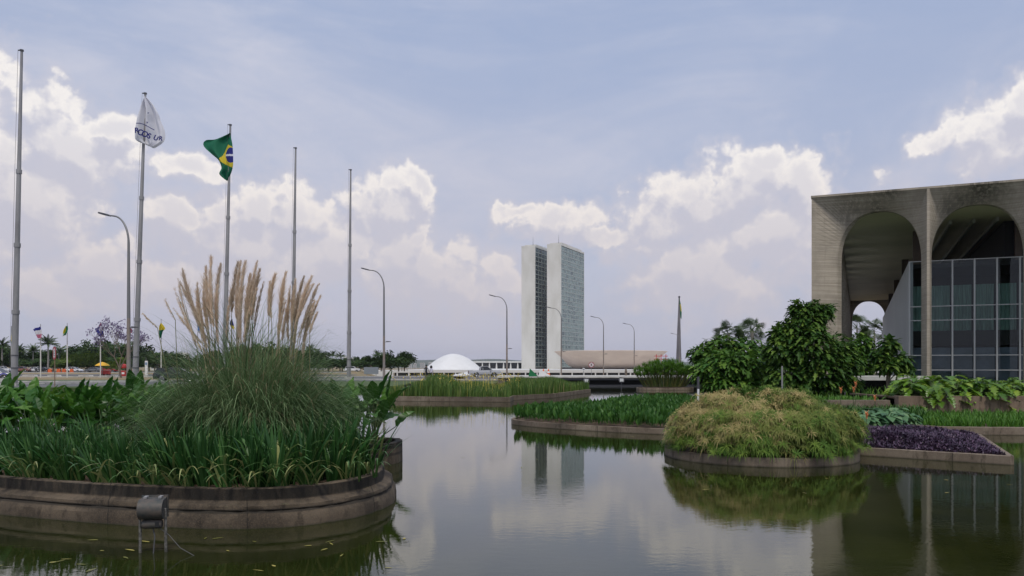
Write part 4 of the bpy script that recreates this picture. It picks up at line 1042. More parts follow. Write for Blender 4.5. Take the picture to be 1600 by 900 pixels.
def head(x, y, z, nrm, gold, big=1.):
    tgt = b if gold else g2
    tgt.rv = min(1, max(0, .5+.3*math.sin(x*1.3+2.1)+.22*math.sin(y*1.7+x*.7)+(.2 if x < 4 else 0)+rS.gauss(0, .2))) if gold else rS.random()
    tuft(tgt, Vector((x-5.45, y-17.4, z-.2)), nrm, rS, rS.randint(13, 19), rS.uniform(.12, .22)*big, .0135)
for (x, y) in scatter([(5.45+2.0*math.cos(2*math.pi*i/40), 17.4+2.0*math.sin(2*math.pi*i/40)) for i in range(40)], 2100, rS, .035):
    q = math.hypot((x-5.45)/2.13, (y-17.4)/2.05); z = mound(x, y)+rS.uniform(-.16, .1)+.07*math.sin(x*4.3+y*2)+.05*math.sin(x*9-y*5)+(rS.uniform(0, .14) if rS.random() < .12 else 0)
    if y > 18.5 and rS.random() < .4: continue
    a = math.atan2(y-17.4, x-5.45); nrm = Vector((math.cos(a)*q+rS.uniform(-.3, .3), math.sin(a)*q+rS.uniform(-.3, .3), 1.0)).normalized()
    gold = not (z > 1.05 and 4.9 < x < 6.9 and y > 17.1 and rS.random() < .75) and rS.random() > .1
    head(x, y, z, nrm, gold)
    st.rv = rS.random()*.5; st.blade(((x-5.45)*.85, (y-17.4)*.85, 0), a, (z-.2), .014, .0, .3*q, 3)
for i in range(1600):     # the flank seen from the pond: heads hanging on leaning stems, dark gaps between
    a = rS.uniform(math.pi*.93, 2.1*math.pi); h = rS.random()**.85; q = 2.04*(1-.16*h*h)+rS.uniform(-.16, .12)+.06*math.sin(a*8); x = 5.45+q*math.cos(a); y = 17.4+q*math.sin(a); z = .22+h*.8
    lumpy = math.sin(a*6+1)*.5+math.sin(a*13+h*5)*.5
    if h < .45 and lumpy < .1 and rS.random() < .75: continue
    head(x, y, z, Vector((math.cos(a)*.8, math.sin(a)*.8, .75)).normalized(), h > .3+.12*math.sin(a*9) and rS.random() > .2, .95)
for i in range(1500):     # small leafy undergrowth along the rim
    a = rS.uniform(math.pi*.9, 2.12*math.pi); q = rS.uniform(1.35, 1.86); x = q*math.cos(a); y = q*math.sin(a); g2.rv = rS.random()*.45
    g2.leaf((x, y, rS.uniform(.0, .3)), (math.cos(a)+rS.uniform(-.8, .8), math.sin(a), rS.uniform(-.3, .8)), (0, 0, 1), rS.uniform(.05, .11), .05, .3)
b.build('golden_tufts', LF['sedge'], SM); g2.build('green_tufts', LF['sedge_green'], SM)
for i in range(700):
    a = rS.uniform(0, 2*math.pi); q = math.sqrt(rS.random()); x = 1.75*q*math.cos(a); y = 1.7*q*math.sin(a); st.rv = rS.random()*.5
    st.blade((x, y, 0), a, .9, .012, .03, .35*q, 3)
st.build('stems', LF['sedge_green'], SM)

# ------------------------------------------------------------------ purple bed, middle bed, bordering bed, far bed
rC = random.Random(41)
def bed(name, poly, n, fn, mat, label, cat=None, parts=None):
    b = MB()
    for (x, y) in scatter(poly, n, rC):
        ed = edge_dist((x, y), poly)
        if ed > .12: fn(b, x, y, ed)
    o = b.build(name, mat); tag(o, label, cat, None, 'stuff'); return o
def f_purple(b, x, y, ed):
    z = .15+.34*min(1, ed/1.2)**.8*(.8+.2*math.sin(x*4+y*3)*math.sin(x*1.7)); b.rv = min(1, max(0, rC.gauss(.4, .27)))
    for k in range(5):
        az = rC.uniform(0, 6.28); b.blade((x, y, z*rC.uniform(.6, 1)), az, rC.uniform(.05, .11), .034, rC.uniform(.6, 1.4), rC.uniform(1.2, 2.1), 2)
bed('purple_ground_cover', I4, 8500, f_purple, LF['purple'], 'low mass of dark purple leaves in the angular planter', 'ground cover')
def f_mid(b, x, y, ed):
    z = .14; h = rC.uniform(.3, .5)*min(1, .7+ed); 
    for k in range(3):
        b.rv = min(1, max(0, rC.gauss(.45, .25))); b.blade((x+rC.uniform(-.05, .05), y, z+h*.2), rC.uniform(0, 6.28), h*rC.uniform(.8, 1.1), rC.uniform(.07, .13), rC.uniform(0, .25), rC.uniform(.3, 1.2), 4, 1.8, fold=.4, prof=lambda u: .12 if u < .3 else math.sin(math.pi*min(1, (u-.25)/.75*.9+.1))**.8+.02, twist=rC.uniform(-1, 1))
bed('short_leafy_plants', I5, 4300, f_mid, LF['mid'], 'dense short dark green leaves covering the low middle planter', 'ground cover')
def f_lawn(b, x, y, ed):
    for k in range(3):
        b.rv = min(1, max(0, rC.gauss(.5, .25))); b.blade((x+rC.uniform(-.06, .06), y, .15), rC.uniform(0, 6.28), rC.uniform(.25, .46), rC.uniform(.03, .055), rC.uniform(0, .4), rC.uniform(.5, 1.7), 3, 1.6)
bed('grassy_leaves', I8, 6500, f_lawn, LF['lawn'], 'bright green grassy leaves filling the low planter at the right edge', 'ground cover')
def f_far(b, x, y, ed):
    tall = .62+.16*math.sin(x*.9)+.1*math.sin(x*2.3+1)+(.28 if abs(x+4.0+(y-46)*.1) < .9 else 0)+(.15 if x > 0 and y > 50 else 0)
    for k in range(4):
        b.rv = min(1, max(0, rC.gauss(.45, .25))); b.blade((x+rC.uniform(-.12, .12), y+rC.uniform(-.1, .1), .26), rC.uniform(0, 6.28), tall*rC.uniform(.65, 1.15), rC.uniform(.04, .07), rC.uniform(0, .2), rC.uniform(.15, .8), 3, 1.8)
bed('reed_mass', I6, 6200, f_far, LF['far'], 'mass of upright green reeds in the long far planter', 'reeds')
b = MB()
for (x, y) in scatter(I6, 420, rC):
    if x > .6 or edge_dist((x, y), I6) < .3: continue
    h = rC.uniform(.8, 1.25); b.blade((x, y, .26), rC.uniform(0, 6.28), h, .015, 0, .15, 2)
    for k in range(4): b.blade((x, y, .22+h), rC.uniform(0, 6.28), .09, .06, .4, 1.6, 2)
tag(b.build('yellow_flowers', M['flower_yellow']), 'small yellow blooms on tall stalks over the long far planter', 'flowers', None, 'stuff')

# papyrus
PY = empty('papyrus_clump', (13.0, 67.8, .25), 0, 'feathery round topped papyrus clump in the small round planter', 'papyrus')
b = MB(); st = MB()
for i in range(330):
    a = rC.uniform(0, 6.28); q = math.sqrt(rC.random()); x = 1.8*q*math.cos(a); y = 1.1*q*math.sin(a); H = rC.uniform(1.35, 2.25)*(1-.42*q*q)
    tx = x*1.4+rC.uniform(-.1, .1); ty = y*1.3; st.rv = rC.random(); st.tube([(x, y, 0), ((x+tx)/2*1.0, (y+ty)/2, H*.5), (tx, ty, H)], [.022, .018, .012], 4, False)
    for k in range(46):
        az = rC.uniform(0, 6.28); b.rv = min(1, max(0, rC.gauss(.5, .22))); b.blade((tx, ty, H), az, rC.uniform(.35, .62), .022, rC.uniform(0, 1.0), rC.uniform(1.2, 2.4), 4, 1.3)
b.build('ray_heads', LF['papyrus'], PY); st.build('stems', leafmat('papyrus_stem', (.04, .07, .02), (.13, .12, .045), (.07, .1, .03), .6, 0, .2), PY)

# ------------------------------------------------------------------ right bank planting
rM = random.Random(51)
def split_leaf_plant(r, n, H, Ls, mat, sm, spread=1.0, lob=4):
    b = MB(); s = MB()
    for i in range(n):
        az = r.uniform(0, 6.28); el_ = r.uniform(-.3, 1.35) if mat is LF['monstera'] else r.uniform(.15, 1.35); rad = H*r.uniform(.75, 1.0)
        tip = Vector((math.cos(az)*math.cos(el_)*rad*spread, math.sin(az)*math.cos(el_)*rad*spread, math.sin(el_)*rad))
        s.tube([(0, 0, 0), (tip.x*.4, tip.y*.4, tip.z*.6), tuple(tip)], [.02, .015, .01], 4, False)
        d = Vector((math.cos(az)*1.0, math.sin(az)*1.0, r.uniform(-.6, .35))).normalized(); b.rv = min(1, max(0, r.gauss(.45, .27)))
        b.leaf(tip, d, Vector((0, 0, 1)), Ls*r.uniform(.75, 1.2), Ls*r.uniform(.7, .95), r.uniform(.2, .6), lob, .2)
    return b.mesh('leaves', mat), s.mesh('stems', sm)
MM = [split_leaf_plant(rM, 70, .74, .42, LF['monstera'], M['stem'], 1.0, 5) for _ in range(4)]
for i, (x, y, s_) in enumerate([(14.2, 28.4, .95), (15.0, 28.2, 1.0), (15.9, 28.5, .95), (16.8, 28.3, 1.0), (17.9, 28.5, .8), (18.8, 28.2, .9), (19.8, 28.4, .95), (14.8, 29.4, 1.15), (16.1, 29.5, 1.15), (17.4, 29.6, .95), (18.9, 29.4, 1.05), (20.4, 29.3, 1.0), (21.2, 28.4, 1.0), (22.4, 28.8, 1.0)]):
    r_ = empty('split_leaf_plant', (x, y, .82), rM.uniform(0, 6), 'yellowish green split leaf plant along the top of the brown retaining wall', 'plant', 'split leaf plants on the retaining wall'); r_.scale = (s_,)*3
    place(MM[i % 4][0], 'leaves', r_); place(MM[i % 4][1], 'stems', r_)

def leafy_crown(b, r, c, rad, n, ls, lob=3, aspect=(1, 1, 1), shell=.55):
    for i in range(n):
        v = Vector((r.gauss(0, 1), r.gauss(0, 1), r.gauss(0, 1))).normalized(); q = r.uniform(shell, 1.0); p = Vector((c[0]+v.x*rad*q*aspect[0], c[1]+v.y*rad*q*aspect[1], c[2]+v.z*rad*q*aspect[2]))
        d = Vector((v.x+r.uniform(-.5, .5), v.y+r.uniform(-.5, .5), v.z*.4-r.uniform(-.2, .7))).normalized(); b.rv = min(1, max(0, r.gauss(.42, .26)))
        l = ls*r.uniform(.6, 1.25); b.leaf(p, d, Vector((0, 0, 1)) if abs(d.z) < .9 else Vector((1, 0, 0)), l, l*r.uniform(.5, .8), r.uniform(.1, .5), lob, .25)
def limb_tree(name, loc, label, cat, trunk_pts, limbs, blobs, mat, bark, group=None, ls=.5, lob=3, seed=1):
    r = random.Random(seed); T_ = empty(name, loc, 0, label, cat, group); b = MB()
    b.tube(trunk_pts[0], trunk_pts[1], 8); b.build('trunk', bark, T_); 
    b = MB()
    for p, rd_ in limbs: b.tube(p, rd_, 6)
    if limbs: b.build('limbs', bark, T_)
    b = MB()
    for (c, rad, n, asp) in blobs: leafy_crown(b, r, c, rad, int(n*1.4), ls, lob, asp)
    b.build('crown', mat, T_); return T_
# tall dark lobed bush-tree before the palace corner (about 42 m away)
def P42(x, y, D=42.): p = seen(x, y, D); return p
def at_px(D, base, lst): 
    return [((lambda p: (p[0]-base[0], dy, p[2]-base[2]))(seen(x, y, D)), rad, n, asp) for (x, y, dy, rad, n, asp) in lst]
bs = (seen(1250, 600, 38)[0], 38, GZ)
def limbs_to(blobs, z0=.6, r0=.1):
    return [([(0, 0, z0), (c[0]*.45, c[1]*.4, z0+(c[2]-z0)*.55), tuple(c)], [r0, r0*.7, r0*.25]) for (c, rad, n, asp) in blobs]
bl = at_px(38, bs, [(1262, 505, 0, .75, 300, (1.15, .9, .8)), (1238, 520, .2, .8, 300, (1.1, .9, .8)), (1283, 490, 0, .4, 130, (1, .8, .7)), (1255, 487, 0, .5, 170, (.8, .8, .8)), (1222, 545, -.2, .85, 320, (1.1, 1, .8)), (1262, 545, -.5, 1.1, 480, (1.2, 1, .9)),
     (1300, 545, 0, .9, 300, (1.1, 1, .8)), (1225, 585, -.4, .9, 280, (1.2, 1, .8)), (1275, 580, -.6, 1.1, 420, (1.2, 1, .8)), (1315, 565, -.2, .8, 220, (1, 1, .8)), (1245, 600, -.6, .8, 220, (1.3, 1, .6)), (1310, 595, -.5, .7, 180, (1.2, 1, .6))])
bl += at_px(38, bs, [(1243, 482, 0, .28, 60, (.6, .6, 1.3)), (1292, 480, 0, .25, 50, (1.2, .8, .6)), (1216, 522, 0, .4, 90, (1, .8, .8)), (1272, 476, 0, .22, 40, (1, .8, .8))])
limb_tree('lobed_leaf_tree', bs, 'tall dark tree with big lobed leaves in front of the palace corner', 'tree', ([(0, 0, -.1), (.1, .1, 1.4), (.2, .1, 3.0), (.4, 0, 3.9)], [.16, .13, .09, .04]), limbs_to(bl), bl, LF['dark'], M['bark'], None, .37, 3, 3)
bs = (seen(1145, 600, 46)[0], 46, GZ)
bl = at_px(46, bs, [(1105, 555, 0, .85, 420, (1.3, 1, .7)), (1130, 545, .5, .95, 480, (1.3, 1, .8)), (1165, 548, .5, 1.0, 480, (1.3, 1, .8)), (1195, 560, 0, 1.0, 420, (1.2, 1, .8))])
limb_tree('broad_bush', bs, 'broad bright green bush behind the others, under the two fan palms', 'bush', ([(0, 0, -.1), (0, .1, .8), (0, .1, 1.6)], [.14, .1, .06]), limbs_to(bl, .4, .08), bl, LF['bush'], M['bark'], None, .34, 0, 4)
bs = (seen(1150, 605, 40)[0], 40, GZ)
bl = at_px(40, bs, [(1110, 580, 0, .75, 260, (1.2, 1, .8)), (1140, 568, 0, .95, 340, (1.2, 1, .75)), (1175, 572, 0, .95, 340, (1.2, 1, .75)), (1125, 598, -.3, .7, 200, (1.4, 1, .6)), (1165, 598, -.3, .8, 240, (1.4, 1, .6)), (1198, 590, -.1, .75, 200, (1.2, 1, .8))])
limb_tree('lobed_leaf_bush', bs, 'wide lobed leaf bush at the water edge right of the papyrus', 'bush', ([(0, 0, -.1), (0, .1, .7), (0, .1, 1.3)], [.14, .1, .06]), limbs_to(bl, .4, .08), bl, LF['bush'], M['bark'], None, .42, 3, 5)
bs = (seen(1345, 600, 50)[0], 50, GZ)
bl = at_px(50, bs, [(1335, 560, 0, .9, 300, (1, .9, 1)), (1350, 535, .4, .7, 220, (1, 1, .8)), (1365, 560, .2, .8, 240, (.9, 1, 1)), (1340, 585, 0, .8, 200, (1.2, 1, .7))])
limb_tree('leafy_shrub', bs, 'loose green shrub seen through the corner arch of the palace', 'shrub', ([(0, 0, -.1), (0, .1, 1), (0, .1, 2.0)], [.1, .08, .04]), limbs_to(bl, .4, .06), bl, LF['bush'], M['bark'], None, .34, 0, 6)
bs = (seen(1388, 612, 36)[0], 36, GZ)
bl = at_px(36, bs, [(1389, 538, 0, .45, 150, (.9, .9, .7)), (1375, 555, 0, .4, 120, (1, 1, .6)), (1403, 562, 0, .5, 170, (1.1, 1, .55)), (1385, 572, -.2, .45, 130, (1.1, 1, .5)), (1412, 575, 0, .35, 90, (1.1, 1, .5))])
limb_tree('slender_tree', bs, 'slender young tree standing before the grey palace side wall', 'tree', ([(0, 0, -.1), (-.05, 0, 1), (.0, 0, 2.3)], [.07, .055, .02]), [([(.1, 0, 0), (.35, 0, .9), (.45, 0, 1.5)], [.06, .045, .02])]+limbs_to(bl, .9, .03), bl, LF['dark'], M['bark'], None, .3, 0, 7)
# blue green leafy plants and orange flowers by the mound
BG = [split_leaf_plant(rM, 30, .55, .34, LF['blue'], M['stem'], .8, 0) for _ in range(3)]
for i, (px, D, s_) in enumerate([(1350, 22.2, .8), (1368, 22.6, .95), (1388, 22.4, .9), (1405, 22.9, .85), (1378, 23.6, 1.0), (1358, 24.0, 1.0), (1398, 24.4, .95), (1420, 24.2, .7)]):
    p = seen(px, 660, D); r_ = empty('blue_green_plant', (p[0], D, .2), rM.uniform(0, 6), 'blue green broad leaved plant between the golden mound and the bright grassy bed', 'plant', 'blue green plants right of the golden mound'); r_.scale = (s_,)*3
    place(BG[i % 3][0], 'leaves', r_); place(BG[i % 3][1], 'stems', r_)
for i, (px, py, D, lab) in enumerate([(1313, 607, 27, 'orange flower spike, leftmost above the golden mound'), (1333, 606, 27.4, 'orange flower spike second from the left above the golden mound'), (1336, 598, 27.2, 'tallest orange flower spike above the golden mound'),
      (1366, 619, 27.3, 'orange flower spike in front of the low concrete wall'), (1353, 645, 21.5, 'lowest orange flower spike among the blue green leaves')]):
    p = seen(px, py, D); z0 = .2; F = empty('orange_flower', (p[0], D, z0), 0, lab, 'flower', 'orange flower spikes'); H = p[2]-z0
    b = MB(); b.tube([(0, 0, 0), (.02, 0, H)], [.012, .008], 5); b.build('stem', M['stem'], F)
    b = MB()
    for k in range(12): b.blade((0.02, 0, H-.03-.012*k), k*2.4, .13, .06, .3, 1.5, 3)
    b.build('petals', M['flower_orange'], F)
b = MB()
for (x, y) in scatter([(10.8, 28.4), (13.3, 28.4), (13.3, 34), (11.3, 34)], 1500, rM):
    b.rv = rM.random(); b.blade((x, y, GZ if y > 30 else .62), rM.uniform(0, 6.28), rM.uniform(.15, .35), .05, .1, 1.2, 3)
tag(b.build('bank_grass', LF['lawn']), 'short grass on the bank behind the low concrete wall', 'grass', None, 'stuff')
b = MB()
for (x, y) in scatter([(9.0, 24.2), (12.6, 24.2), (14, 27.4), (9.6, 27.4)], 500, rM):
    for q in range(3): b.rv = rM.random(); b.blade((x, y, .2), rM.uniform(0, 6.28), rM.uniform(.35, .6), .06, .1, 1.2, 4, 1.5, fold=.3)
tag(b.build('dark_undergrowth', LF['mid']), 'darker leafy undergrowth below the low concrete wall', 'undergrowth', None, 'stuff')
b = MB()
for (x, y) in scatter([(10.7, 36), (60, 34), (60, 70), (19, 72), (13.6, 51), (11, 40)], 9000, rM):
    b.rv = rM.random(); b.blade((x, y, GZ), rM.uniform(0, 6.28), rM.uniform(.25, .7), .09, .1, 1.3, 3)
tag(b.build('bank_ground_cover', LF['bush']), 'green ground cover on the right bank under the bushes', 'ground cover', None, 'stuff')
# white post in the low planter
WP = empty('marker_post', (seen(1091, 600, 31)[0], 31, .14), 0, 'thin white post with a dark top in the low middle planter', 'post')
b = MB(); b.tube([(0, 0, 0), (0, 0, .95)], .045, 10); b.build('post', M['white_paint'], WP); b = MB(); b.tube([(0, 0, .95), (0, 0, 1.42)], .05, 10); b.build('dark_top', M['galv_dark'], WP)
WP2 = MB(); WP2.tube([(0, 0, 0), (0, 0, 1.6)], .04, 8); tag(WP2.build('thin_post', M['galv'], loc=(seen(1222, 600, 36)[0], 36, GZ)), 'thin grey post at the foot of the tall dark lobed tree', 'post')

# ------------------------------------------------------------------ palms
def fan_palm(r, loc, H, label, group=None, n=34, fl=1.5, top=None):
    n = 34
    T_ = empty('fan_palm', loc, 0, label, 'palm tree', group); b = MB(); b.tube([(0, 0, 0), (.08, 0, H*.5), (0, 0, H)], [.24, .18, .15], 8); b.build('trunk', M['palm_bark'], T_); b = MB()
    for i in range(n):
        az = r.uniform(0, 6.28); e_ = r.uniform(-.75, 1.35); d = Vector((math.cos(az)*math.cos(e_), math.sin(az)*math.cos(e_), math.sin(e_))); base = Vector((0, 0, H)); c = base+d*fl*.5; b.rv = min(1, max(0, r.gauss(.45, .25)))
        b.tube([tuple(base), tuple(c)], .02, 3, False); sd_ = d.cross(Vector((0, 0, 1))).normalized(); up = sd_.cross(d); ro = r.uniform(-1.2, 1.2); sd_ = (sd_*math.cos(ro)+up*math.sin(ro)).normalized()
        for k in range(-6, 7):
            t = k/6*1.25; dd = (d*math.cos(t)+sd_*math.sin(t)).normalized(); e2 = c+dd*fl*.6*(1-.25*abs(k)/6)-Vector((0, 0, 1))*fl*.14; w_ = (sd_*math.cos(t)-d*math.sin(t))*.035*fl/1.5; m_ = c+dd*fl*.3
            b.add([tuple(c), tuple(m_-w_), tuple(e2), tuple(m_+w_)], [(0, 1, 2, 3)])
    b.build('crown', LF['palm'], T_); return T_
rF = random.Random(61)
for (x, y, D, lab) in [(1138, 522, 75, 'left fan palm rising above the broad green bush'), (1175, 517, 78, 'right fan palm rising above the broad green bush'), (1222, 533, 80, 'small fan palm peeping out left of the dark lobed tree'), (1339, 512, 148, 'fan palm framed by the distant arch of the palace'), (1366, 517, 146, 'pale fan palm at the right side of the distant arch')]:
    p = seen(x, y, D); fan_palm(rF, (p[0], D, GZ), p[2]-GZ, lab, None, 30, 1.6 if D < 100 else 3.0)
def frond_palm_meshes(r, H, fl, n):
    b = MB(); b.tube([(0, 0, 0), (.1, 0, H*.6), (0, 0, H)], [.32, .26, .16], 7); tr = b.mesh('trunk', M['palm_bark']); b = MB()
    for i in range(n):
        az = 2*math.pi*i/n+r.uniform(-.3, .3); t0 = r.uniform(.05, 1.5); t1 = t0+r.uniform(.7, 1.4); x = y = 0.; z = H; st = fl/8; ca, sa = math.cos(az), math.sin(az); b.rv = r.random()
        for k in range(8):
            t = t0+(t1-t0)*k/8; nx_, ny_, nz_ = x+ca*math.sin(t)*st, y+sa*math.sin(t)*st, z+math.cos(t)*st
            w = .42*fl*.38*math.sin(math.pi*(k+1.2)/9.5)
            for s_ in (-1, 1):
                b.add([(x, y, z), (nx_, ny_, nz_), (nx_-sa*w*s_, ny_+ca*w*s_, nz_-w*.55), (x-sa*w*s_*.9+ca*.02, y+ca*w*s_*.9, z-w*.5+.0)], [(0, 1, 2)]); 
                b.add([((x+nx_)/2, (y+ny_)/2, (z+nz_)/2), (nx_, ny_, nz_), ((x+nx_)/2-sa*w*s_, (y+ny_)/2+ca*w*s_, (z+nz_)/2-w*.8)], [(0, 1, 2)])
            x, y, z = nx_, ny_, nz_
    return tr, b.mesh('crown', LF['palm'])
PMs = [frond_palm_meshes(rF, 8.4, 3.7, 30) for _ in range(3)]
for i, (x, ytop, D) in enumerate([(3, 530, 262), (75, 528, 255), (92, 543, 268), (150, 545, 275), (228, 552, 270), (142, 547, 280), (496, 547, 300), (505, 552, 290), (520, 550, 300), (532, 551, 305), (572, 558, 300), (590, 549, 292), (598, 556, 310), (628, 552, 290), (636, 566, 300), (30, 540, 270), (52, 541, 260), (484, 541, 280), (555, 558, 320)]):
    H = (573-ytop)*D/1244.4+1.57; s_ = H/10.4; r_ = empty('feather_palm', ((x-800)*D/1244.4, D, GZ), rF.uniform(0, 6), None, 'palm tree'); r_.scale = (s_,)*3 if s_ > .6 else (s_*1.25, s_*1.25, s_)
    r_['label'] = {1: 'tallest feather palm of the far left treeline, above the oblong red plate', 13: 'lone feather palm nearest the white dome', 11: 'feather palm beside the second street lamp'}.get(i, 'feather palm in the distant treeline beyond the road'); 
    if i not in (1, 13, 11): r_['group'] = 'feather palms of the distant treeline'
    place(PMs[i % 3][0], 'trunk', r_); place(PMs[i % 3][1], 'crown', r_)
def far_tree_meshes(r, H, W_, mat, n=900):
    b = MB(); b.tube([(0, 0, 0), (.1, 0, H*.3), (.2, .1, H*.55)], [.3, .22, .12], 6)
    for k in range(5): a = r.uniform(0, 6.28); b.tube([(.1, 0, H*.3), (math.cos(a)*W_*.25, math.sin(a)*W_*.25, H*.6)], [.12, .04], 4)
    tr = b.mesh('trunk', M['bark']); b = MB(); cl = [(Vector((r.uniform(-.75, .75)*W_/2, r.uniform(-.75, .75)*W_/2, H*r.uniform(.35, .85))), r.uniform(.14, .26)*W_) for _ in range(13)]
    for i in range(n):
        c, q = cl[i % len(cl)]; v = Vector((r.gauss(0, 1), r.gauss(0, 1), r.gauss(0, .8))).normalized()*q*r.uniform(.5, 1); p = c+v
        if p.z < H*.12: continue
        a = Vector((r.gauss(0, 1), r.gauss(0, 1), r.gauss(0, .5))).normalized()*r.uniform(.25, .5); d = a.orthogonal().normalized()*r.uniform(.2, .4); b.rv = min(1, max(0, r.gauss(.4, .25)))
        b.add([tuple(p-a), tuple(p-d), tuple(p+a), tuple(p+d)], [(0, 1, 2, 3)])
    return tr, b.mesh('crown', mat)
rT = random.Random(71)
TM = [far_tree_meshes(rT, 9, 10, LF['tree'], 1500) for _ in range(4)]; TL = [far_tree_meshes(rT, 8, 11, LF['tree_light'], 1500) for _ in range(2)]
def put_tree(x, ytop, D, ms, lab, grp, wf=1.):
    H = (573-ytop)*D/1244.4+1.57; s_ = H/8.6; r_ = empty('broadleaf_tree', ((x-800)*D/1244.4, D, GZ), rT.uniform(0, 6), lab, 'tree', grp); r_.scale = (max(s_, .75)*wf, max(s_, .75)*wf, s_); place(ms[0], 'trunk', r_); place(ms[1], 'crown', r_)
xs = list(range(-10, 640, 16))
for i, x in enumerate(xs):
    yt = 541+8*math.sin(x/37)+ (7 if 290 < x < 480 else 0)+(14 if x > 500 else 0)+(4 if 190 < x < 300 else 0)+rT.uniform(-3, 4); put_tree(x+rT.uniform(-5, 5), yt, rT.uniform(268, 300), TM[i % 4], 'dark green tree in the distant treeline beyond the car park', 'trees of the distant treeline')
for i, x in enumerate(range(-15, 640, 22)):
    put_tree(x, 562+rT.uniform(-3, 3), 262+rT.uniform(-3, 3), TM[(i+1) % 4], 'low dark tree at the foot of the distant treeline', 'low trees of the distant treeline', 1.1)
put_tree(118, 550, 252, TL[0], 'light green spreading tree above the parked white wagon', None, 1.2); put_tree(142, 549, 250, TL[1], 'light green spreading tree left of the yellow parasol', None, 1.2); put_tree(103, 561, 246, TL[1], 'low light green tree behind the orange barriers', None, 1.0)
put_tree(188, 557, 190, TL[0], 'yellowish green low tree behind the jacaranda trunk', None, .9)
# jacaranda
JA = empty('jacaranda_tree', (seen(187, 590, 112)[0], 112, GZ), 0, 'thin bare branched jacaranda with purple blossom by the lettered flag pole', 'tree'); b = MB(); cr = MB(); rJ = random.Random(5)
def branch(p, d, ln, rad, lev):
    q = p+d*ln; m_ = p.lerp(q, .5)+Vector((rJ.uniform(-.1, .1), 0, 0))*ln; b.tube([tuple(p), tuple(m_), tuple(q)], [rad, rad*.8, rad*.6], 5, False)
    if lev == 0:
        for k in range(9 if rJ.random() < .55 else 1):
            c = q+Vector((rJ.gauss(0, .22), rJ.gauss(0, .22), rJ.gauss(0, .2))); cr.rv = rJ.random(); a = Vector((rJ.gauss(0, 1), rJ.gauss(0, 1), rJ.gauss(0, 1))).normalized()*.13; e = a.orthogonal().normalized()*.09
            cr.add([tuple(c-a), tuple(c-e), tuple(c+a), tuple(c+e)], [(0, 1, 2, 3)])
        return
    for k in range(3 if lev > 1 else 2):
        nd = (d+Vector((rJ.uniform(-.6, .6), rJ.uniform(-.6, .6), rJ.uniform(-.1, .7)))).normalized(); branch(q, nd, ln*rJ.uniform(.5, .95), rad*.6, lev-1)
for d0 in ((-.45, 0, 1), (.1, .1, 1), (.45, 0, .9)): branch(Vector((0, 0, 1.2)), Vector(d0).normalized(), 1.9, .1, 4)
b.tube([(.2, 0, -.1), (.05, 0, .7), (0, 0, 1.25)], [.17, .14, .12], 7); b.build('trunk', M['bark'], JA); cr.build('blossom', LF['jaca'], JA)
# distant pale buildings beyond the trees
rD = random.Random(81)
for i, (x, y, w, h, D) in enumerate([(492, 566, 14, 7, 340), (503, 562, 12, 6, 345), (541, 568, 9, 8, 335), (548, 570, 8, 10, 335), (660, 567, 7, 4, 3200), (672, 566, 5, 5, 3300), (688, 567, 6, 4, 3200), (648, 568, 5, 3, 3100), (640, 569, 6, 3, 3000), (104, 566, 8, 8, 300), (250, 563, 30, 8, 330), (285, 562, 14, 8, 335)]):
    p = seen(x, y, D); ww = w*D/1244.4; hh = max(p[2]+5, 2); B_ = empty('distant_building', (p[0], D, -4.9 if D > 1000 else GZ), 0, 'pale distant building on the far skyline left of the dome' if D > 1000 else 'pale building glimpsed between the distant trees', 'building', 'distant pale buildings on the skyline' if D > 1000 else 'pale buildings behind the treeline')
    b = MB(); z1 = p[2]-B_.location.z if D > 1000 else max(3, p[2]-GZ+3.); b.box(-ww/2, ww/2, 0, ww*.6, 0, z1); b.build('walls', M['white_roof'], B_)
    b = MB()
    for k in range(max(1, int(z1/3))): b.box(-ww*.45, ww*.45, -.12, 0, 1+k*3, 2.3+k*3)
    b.build('window_band', M['dark_glass'], B_)
# ------------------------------------------------------------------ vehicles
def carpaint(name, c): return material(name, c, .25, spec=.6)
PAINT = {k: carpaint('car_paint_'+k, v) for k, v in dict(white=(.75, .75, .76), silver=(.42, .43, .45), grey=(.16, .17, .18), dark=(.02, .025, .03), red=(.4, .03, .03), brown=(.24, .1, .07), blue=(.03, .03, .3), olive=(.06, .08, .06)).items()}
M['amber'] = material('tail_lamp', (.4, .03, .02), .3); M['lens'] = material('headlight_lens', (.7, .72, .72), .15)
BODY = { # side profiles x,z (front at +x), cabin profile
 'sedan': ([(-2.15,.28),(-2.2,.6),(-2.15,.88),(-1.5,.95),(.85,.93),(1.9,.8),(2.2,.6),(2.2,.3)], [(-1.75,.93),(-1.05,1.38),(-.1,1.46),(.35,1.42),(1.15,.92)]),
 'wagon': ([(-2.2,.28),(-2.25,.6),(-2.2,.92),(-1.5,.98),(.9,.96),(1.95,.82),(2.2,.6),(2.2,.3)], [(-2.1,.95),(-1.85,1.42),(-.5,1.5),(.3,1.44),(1.15,.95)]),
 'suv': ([(-2.2,.4),(-2.25,.75),(-2.2,1.02),(-1.5,1.05),(1.0,1.04),(2.0,.98),(2.2,.75),(2.2,.4)], [(-2.1,1.03),(-1.95,1.62),(-.5,1.7),(.35,1.66),(1.0,1.03)]),
 'pickup': ([(-2.5,.45),(-2.52,.98),(-.6,1.02),(1.2,1.04),(2.3,1.0),(2.5,.8),(2.5,.42)], [(-.75,1.0),(-.6,1.62),(.35,1.66),(1.15,1.02)]),
}
def side_panel(prof, w0, w1, zlo):
    zs = max(p[1] for p in prof)-zlo
    return lambda p, s: (p[0], s*(w0+(w1-w0)*max(0, (p[1]-zlo))/max(zs, .01)), p[1])
